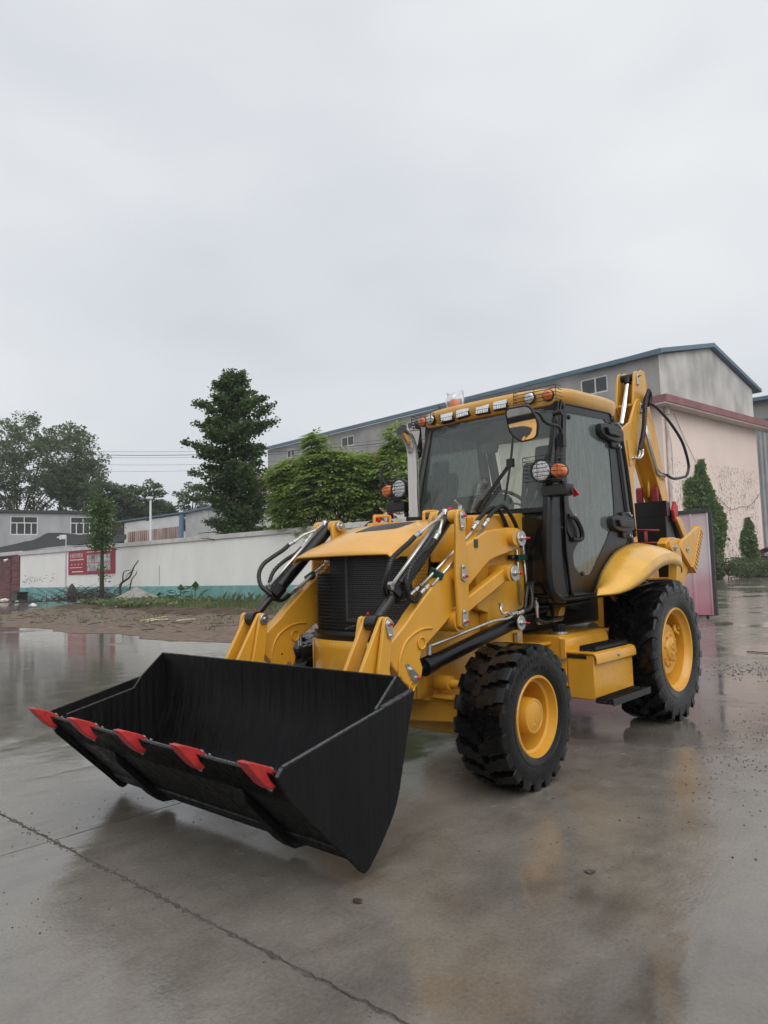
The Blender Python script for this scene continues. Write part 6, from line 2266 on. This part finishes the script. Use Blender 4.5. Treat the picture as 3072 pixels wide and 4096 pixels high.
pipe([(-1.56, .30, 3.10), (-1.67, .30, 2.89), (-1.88, .30, 2.56), (-1.97, .30, 2.54), (-2.10, .31, 2.53)], .012, 0)
part('hose_block', MB().prism([(-.96, 2.86), (-1.10, 2.86), (-1.10, 2.60), (-1.00, 2.56)], BY + .146, BY + .158), 'yellow', LD, bevel=.004)
# digging bucket tucked under the dipper
hbk = MB()
hb_pr = [(-1.90, 2.22), (-2.02, 2.20), (-2.10, 2.05), (-2.55, 1.82), (-2.64, 1.60), (-2.55, 1.32), (-2.25, 1.18), (-1.95, 1.20), (-1.86, 1.50)]
hbk.prism(hb_pr, BY - .20, BY + .20)
hbo = part('digging_bucket', hbk, 'black', LD, bevel=.008)
part('side_edge', MB().obox((-2.03, BY + .207, 2.08), (-2.30, BY + .207, 1.62), .012, .02), 'black', hbo)
part('side_plate_edge', MB().prism([(-1.885, 2.215), (-2.0, 2.20), (-2.0, 2.03), (-1.885, 2.03)], BY - .235, BY + .215), 'black', hbo, bevel=.004)
for y in (BY - .13, BY + .06):
    tm = MB()
    tm.prism([(-1.92, 2.20), (-1.97, 2.20), (-1.975, 2.40), (-1.945, 2.41), (-1.915, 2.38)], y - .04, y + .04)
    part('tooth', tm, 'darkred', hbo, bevel=.008)
tm = MB()
tm.prism([(-2.10, 2.22), (-2.02, 2.10), (-2.06, 1.96), (-2.16, 2.04), (-2.19, 2.14)], BY + .21, BY + .25)
part('side_cutter', tm, 'red', hbo, bevel=.008)
part('bucket_curve', MB().prism([(-2.06, 2.02), (-2.22, 2.02), (-2.36, 1.92), (-2.42, 1.77), (-2.45, 1.60), (-2.36, 1.60), (-2.30, 1.78), (-2.18, 1.90)], BY + .215, BY + .26), 'yellow', hbo, bevel=.008)
rv = MB()
for k in range(3):
    x = -1.90 - k * .08
    rv.tube([(x, BY + .0 + k * .03, 2.28), (x - .02, BY + k * .03, 2.50)], .014, 6)
part('dipper_rib', rv, 'yellow', LD, smooth='all')
tf = MB()
for y in (-.02, .10, .22):
    tf.tube([(-1.62, y, 2.30), (-1.64, y, 2.55)], .012, 6)
# rear frame and swing post
rfm2 = MB()
rfm2.box((-1.25, -.68, .55), (-1.02, .68, 1.30))
rfm2.box((-1.35, -.10, .60), (-1.02, .45, 1.55))
part('rear_frame', rfm2, 'yellow', LD, bevel=.01)
rg_ = MB()
for x in (-.62, -.66):
    rg_.tube([(x, .45, 1.60), (x, .45, 1.82)], .010, 6)
    rg_.tube([(x, .60, 1.60), (x, .60, 1.80)], .010, 6)
rg_.tube([(-.62, .42, 1.82), (-.62, .75, 1.80)], .012, 6)
rg_.tube([(-.66, .42, 1.68), (-.66, .75, 1.67)], .012, 6)
part('rear_rail', rg_, 'darkred', LD, smooth='all')
for s in (1, -1):
    y0 = s * .74
    lg = MB()
    lg.prism([(-.55, 1.66), (-.66, 1.72), (-.78, 1.725), (-1.12, 1.705), (-1.20, 1.60), (-1.20, 1.42), (-1.00, 1.20), (-.92, .80), (-.70, .80), (-.86, 1.45), (-.92, 1.52), (-.60, 1.56)], min(y0, y0 + s * .10), max(y0, y0 + s * .10))
    leg = part('stabiliser_leg', lg, 'yellow', LD, bevel=.01)
    bd = MB().prism(rounded([(-.60, 1.68), (-.73, 1.69), (-.86, 1.60), (-.90, 1.50), (-.84, 1.45), (-.66, 1.56), (-.58, 1.60)], .03, 3), y0 + s * .101, y0 + s * .135)
    part('leg_lug', bd, 'yellow', leg, bevel=.006)
    padm = MB()
    padm.prism(rounded([(-.85, 1.60), (-.905, 1.68), (-1.46, 1.855), (-1.54, 1.85), (-1.21, 1.40), (-1.15, 1.40)], .03, 3), y0 + s * .101, y0 + s * .14)
    pad = part('stabiliser_pad', padm, 'yellow', leg, bevel=.006)
    pl = MB()
    a_, b_ = Vector((-1.52, 0, 1.865)), Vector((-1.185, 0, 1.40))
    pl.obox(a_ + Vector((0, y0 + s * .10, 0)), b_ + Vector((0, y0 + s * .10, 0)), .10, .022, up=(.8, 0, .6))
    part('pad_plate', pl, 'yellow', leg, bevel=.004)
    d_ = (b_ - a_)
    out_ = Vector((-.81, 0, -.584))
    tz = MB()
    nt_ = 12
    for k in range(nt_):
        t = (k + .15) / nt_
        p = a_ + d_ * t + Vector((0, y0 + s * .10, 0)) + out_ * .011
        q = a_ + d_ * (t + .055) + Vector((0, y0 + s * .10, 0)) + out_ * .011
        m_ = (p + q) / 2
        tz.add([p + Vector((0, -.045, 0)), q + Vector((0, -.045, 0)), q + out_ * .11 + Vector((0, -.045, 0)), p + out_ * .10 + Vector((0, -.045, 0)),
                p + Vector((0, .045, 0)), q + Vector((0, .045, 0)), q + out_ * .11 + Vector((0, .045, 0)), p + out_ * .10 + Vector((0, .045, 0))],
               [(0, 1, 2, 3), (7, 6, 5, 4), (0, 4, 5, 1), (1, 5, 6, 2), (2, 6, 7, 3), (3, 7, 4, 0)])
    parts('pad_cleat', tz, 'yellow', leg, bevel=.003)
    pb = MB()
    for cc_ in ((-.70, 1.615), (-1.05, 1.60)):
        pb.cyl((cc_[0], y0 + s * .136, cc_[1]), (cc_[0], y0 + s * .150, cc_[1]), .034, n=20)
        pb.cyl((cc_[0], y0 + s * .150, cc_[1]), (cc_[0], y0 + s * .160, cc_[1]), .012, n=12)
    part('pin_head', pb, 'steel', leg, smooth=True)

# ================================================================== SMALL THINGS ON THE GROUND
random.seed(55)
def pebbles(n, fx_, size, name, label):
    V, F_ = [], []
    for k in range(n):
        x, y = fx_()
        s_ = size * random.uniform(.4, 1.5)
        o = len(V)
        a = random.random() * 6.28
        pts_ = [(s_ * math.cos(a + i * 2.1) * random.uniform(.7, 1.2), s_ * math.sin(a + i * 2.1) * random.uniform(.7, 1.2), 0) for i in range(3)]
        V += [(x + p[0], y + p[1], .001) for p in pts_] + [(x, y, s_ * .7)]
        F_ += [(o, o + 1, o + 3), (o + 1, o + 2, o + 3), (o + 2, o, o + 3)]
    o = raw(name, V, F_, 'stone')
    return tag(o, label, 'grit', kind='stuff')
pebbles(900, lambda: (random.gauss(.6, 1.1), random.gauss(1.95, .38)), .007, 'grit', 'scatter of dark grit on the wet concrete right of the rear wheel')
pebbles(260, lambda: (random.gauss(-3.6, .5), random.gauss(.75, .45)), .013, 'coarse_grit', 'coarser dark grit lying behind the rear wheel')
pebbles(220, lambda: (random.uniform(4.2, 6.0), random.uniform(-1.2, .6)), .005, 'fine_grit', 'fine specks of grit in the puddle left of the bucket')
pebbles(260, lambda: (XJ + random.gauss(0, .02), random.uniform(-2.6, 2.2)), .005, 'joint_rubble', 'crumbled concrete along the broken slab joint in the foreground')
pebbles(900, lambda: (random.uniform(-10, -2.8), random.uniform(-34, -6)), .035, 'clods', 'loose brown clods strewn over the wet earth before the bank')
pebbles(2600, lambda: (random.uniform(-9, -2.8), random.uniform(-33, -6)), .028, 'gravel', 'small stones strewn over the wet earth before the bank')
lf = MB().add([(4.51, 1.235, .003), (4.535, 1.232, .010), (4.55, 1.25, .004), (4.545, 1.275, .009), (4.53, 1.282, .003), (4.515, 1.27, .010), (4.505, 1.255, .004)], [(0, 1, 2, 3, 4, 5, 6)])
tag(part('fallen_leaf', lf, 'rust', None, solid=.003), 'dark fallen leaf on the concrete in the lower middle foreground', 'leaf', 'fallen leaves')
lf = MB().add([(3.60, 1.90, .004), (3.64, 1.89, .010), (3.65, 1.93, .005), (3.61, 1.94, .010)], [(0, 1, 2, 3)])
tag(part('fallen_leaf', lf, 'stone', None, solid=.003), 'tiny dark leaf on the concrete right of the front wheel', 'leaf', 'fallen leaves')
ch = MB()
random.seed(91)
for k in range(190):
    x, y = random.uniform(-9.5, -2.9), random.uniform(-32, -6.5)
    a, L = random.uniform(0, 6.28), random.uniform(.08, .5)
    d = Vector((math.cos(a), math.sin(a), 0)) * L
    z = .07 + .02 * n2(x * 2, y * 2)
    ch.tube([(x, y, z), (x + d.x, y + d.y, z + random.uniform(.0, .05))], random.uniform(.005, .013), 5)
o = part('wood_chips', ch, 'twig', None, kind='stuff')
tag(o, 'dark broken twigs and wood chips trodden into the wet earth', 'wood chips', kind='stuff')
tag(part('metal_rod', MB().tube([(-5.7, .15, .012), (-5.6, .55, .012), (-5.62, .66, .02)], .008, 6), 'wire', None), 'thin dark rod lying on the wet concrete beyond the rear wheel', 'rod')

# ================================================================== DAMP AIR
hz_m = bpy.data.materials.new('damp_air')
hz_m.use_nodes = True
hn, hl_ = hz_m.node_tree.nodes, hz_m.node_tree.links
hn.remove(hn['Principled BSDF'])
pvn = hn.new('ShaderNodeVolumePrincipled')
pvn.inputs['Color'].default_value = (.93, .95, .97, 1)
pvn.inputs['Density'].default_value = .0006
pvn.inputs['Anisotropy'].default_value = .2
hl_.new(pvn.outputs[0], hn['Material Output'].inputs['Volume'])
hz_o = part('haze', MB().box((-180, -180, -1.0), (40, 60, 26)), hz_m, None)
hz_o['kind'] = 'stuff'
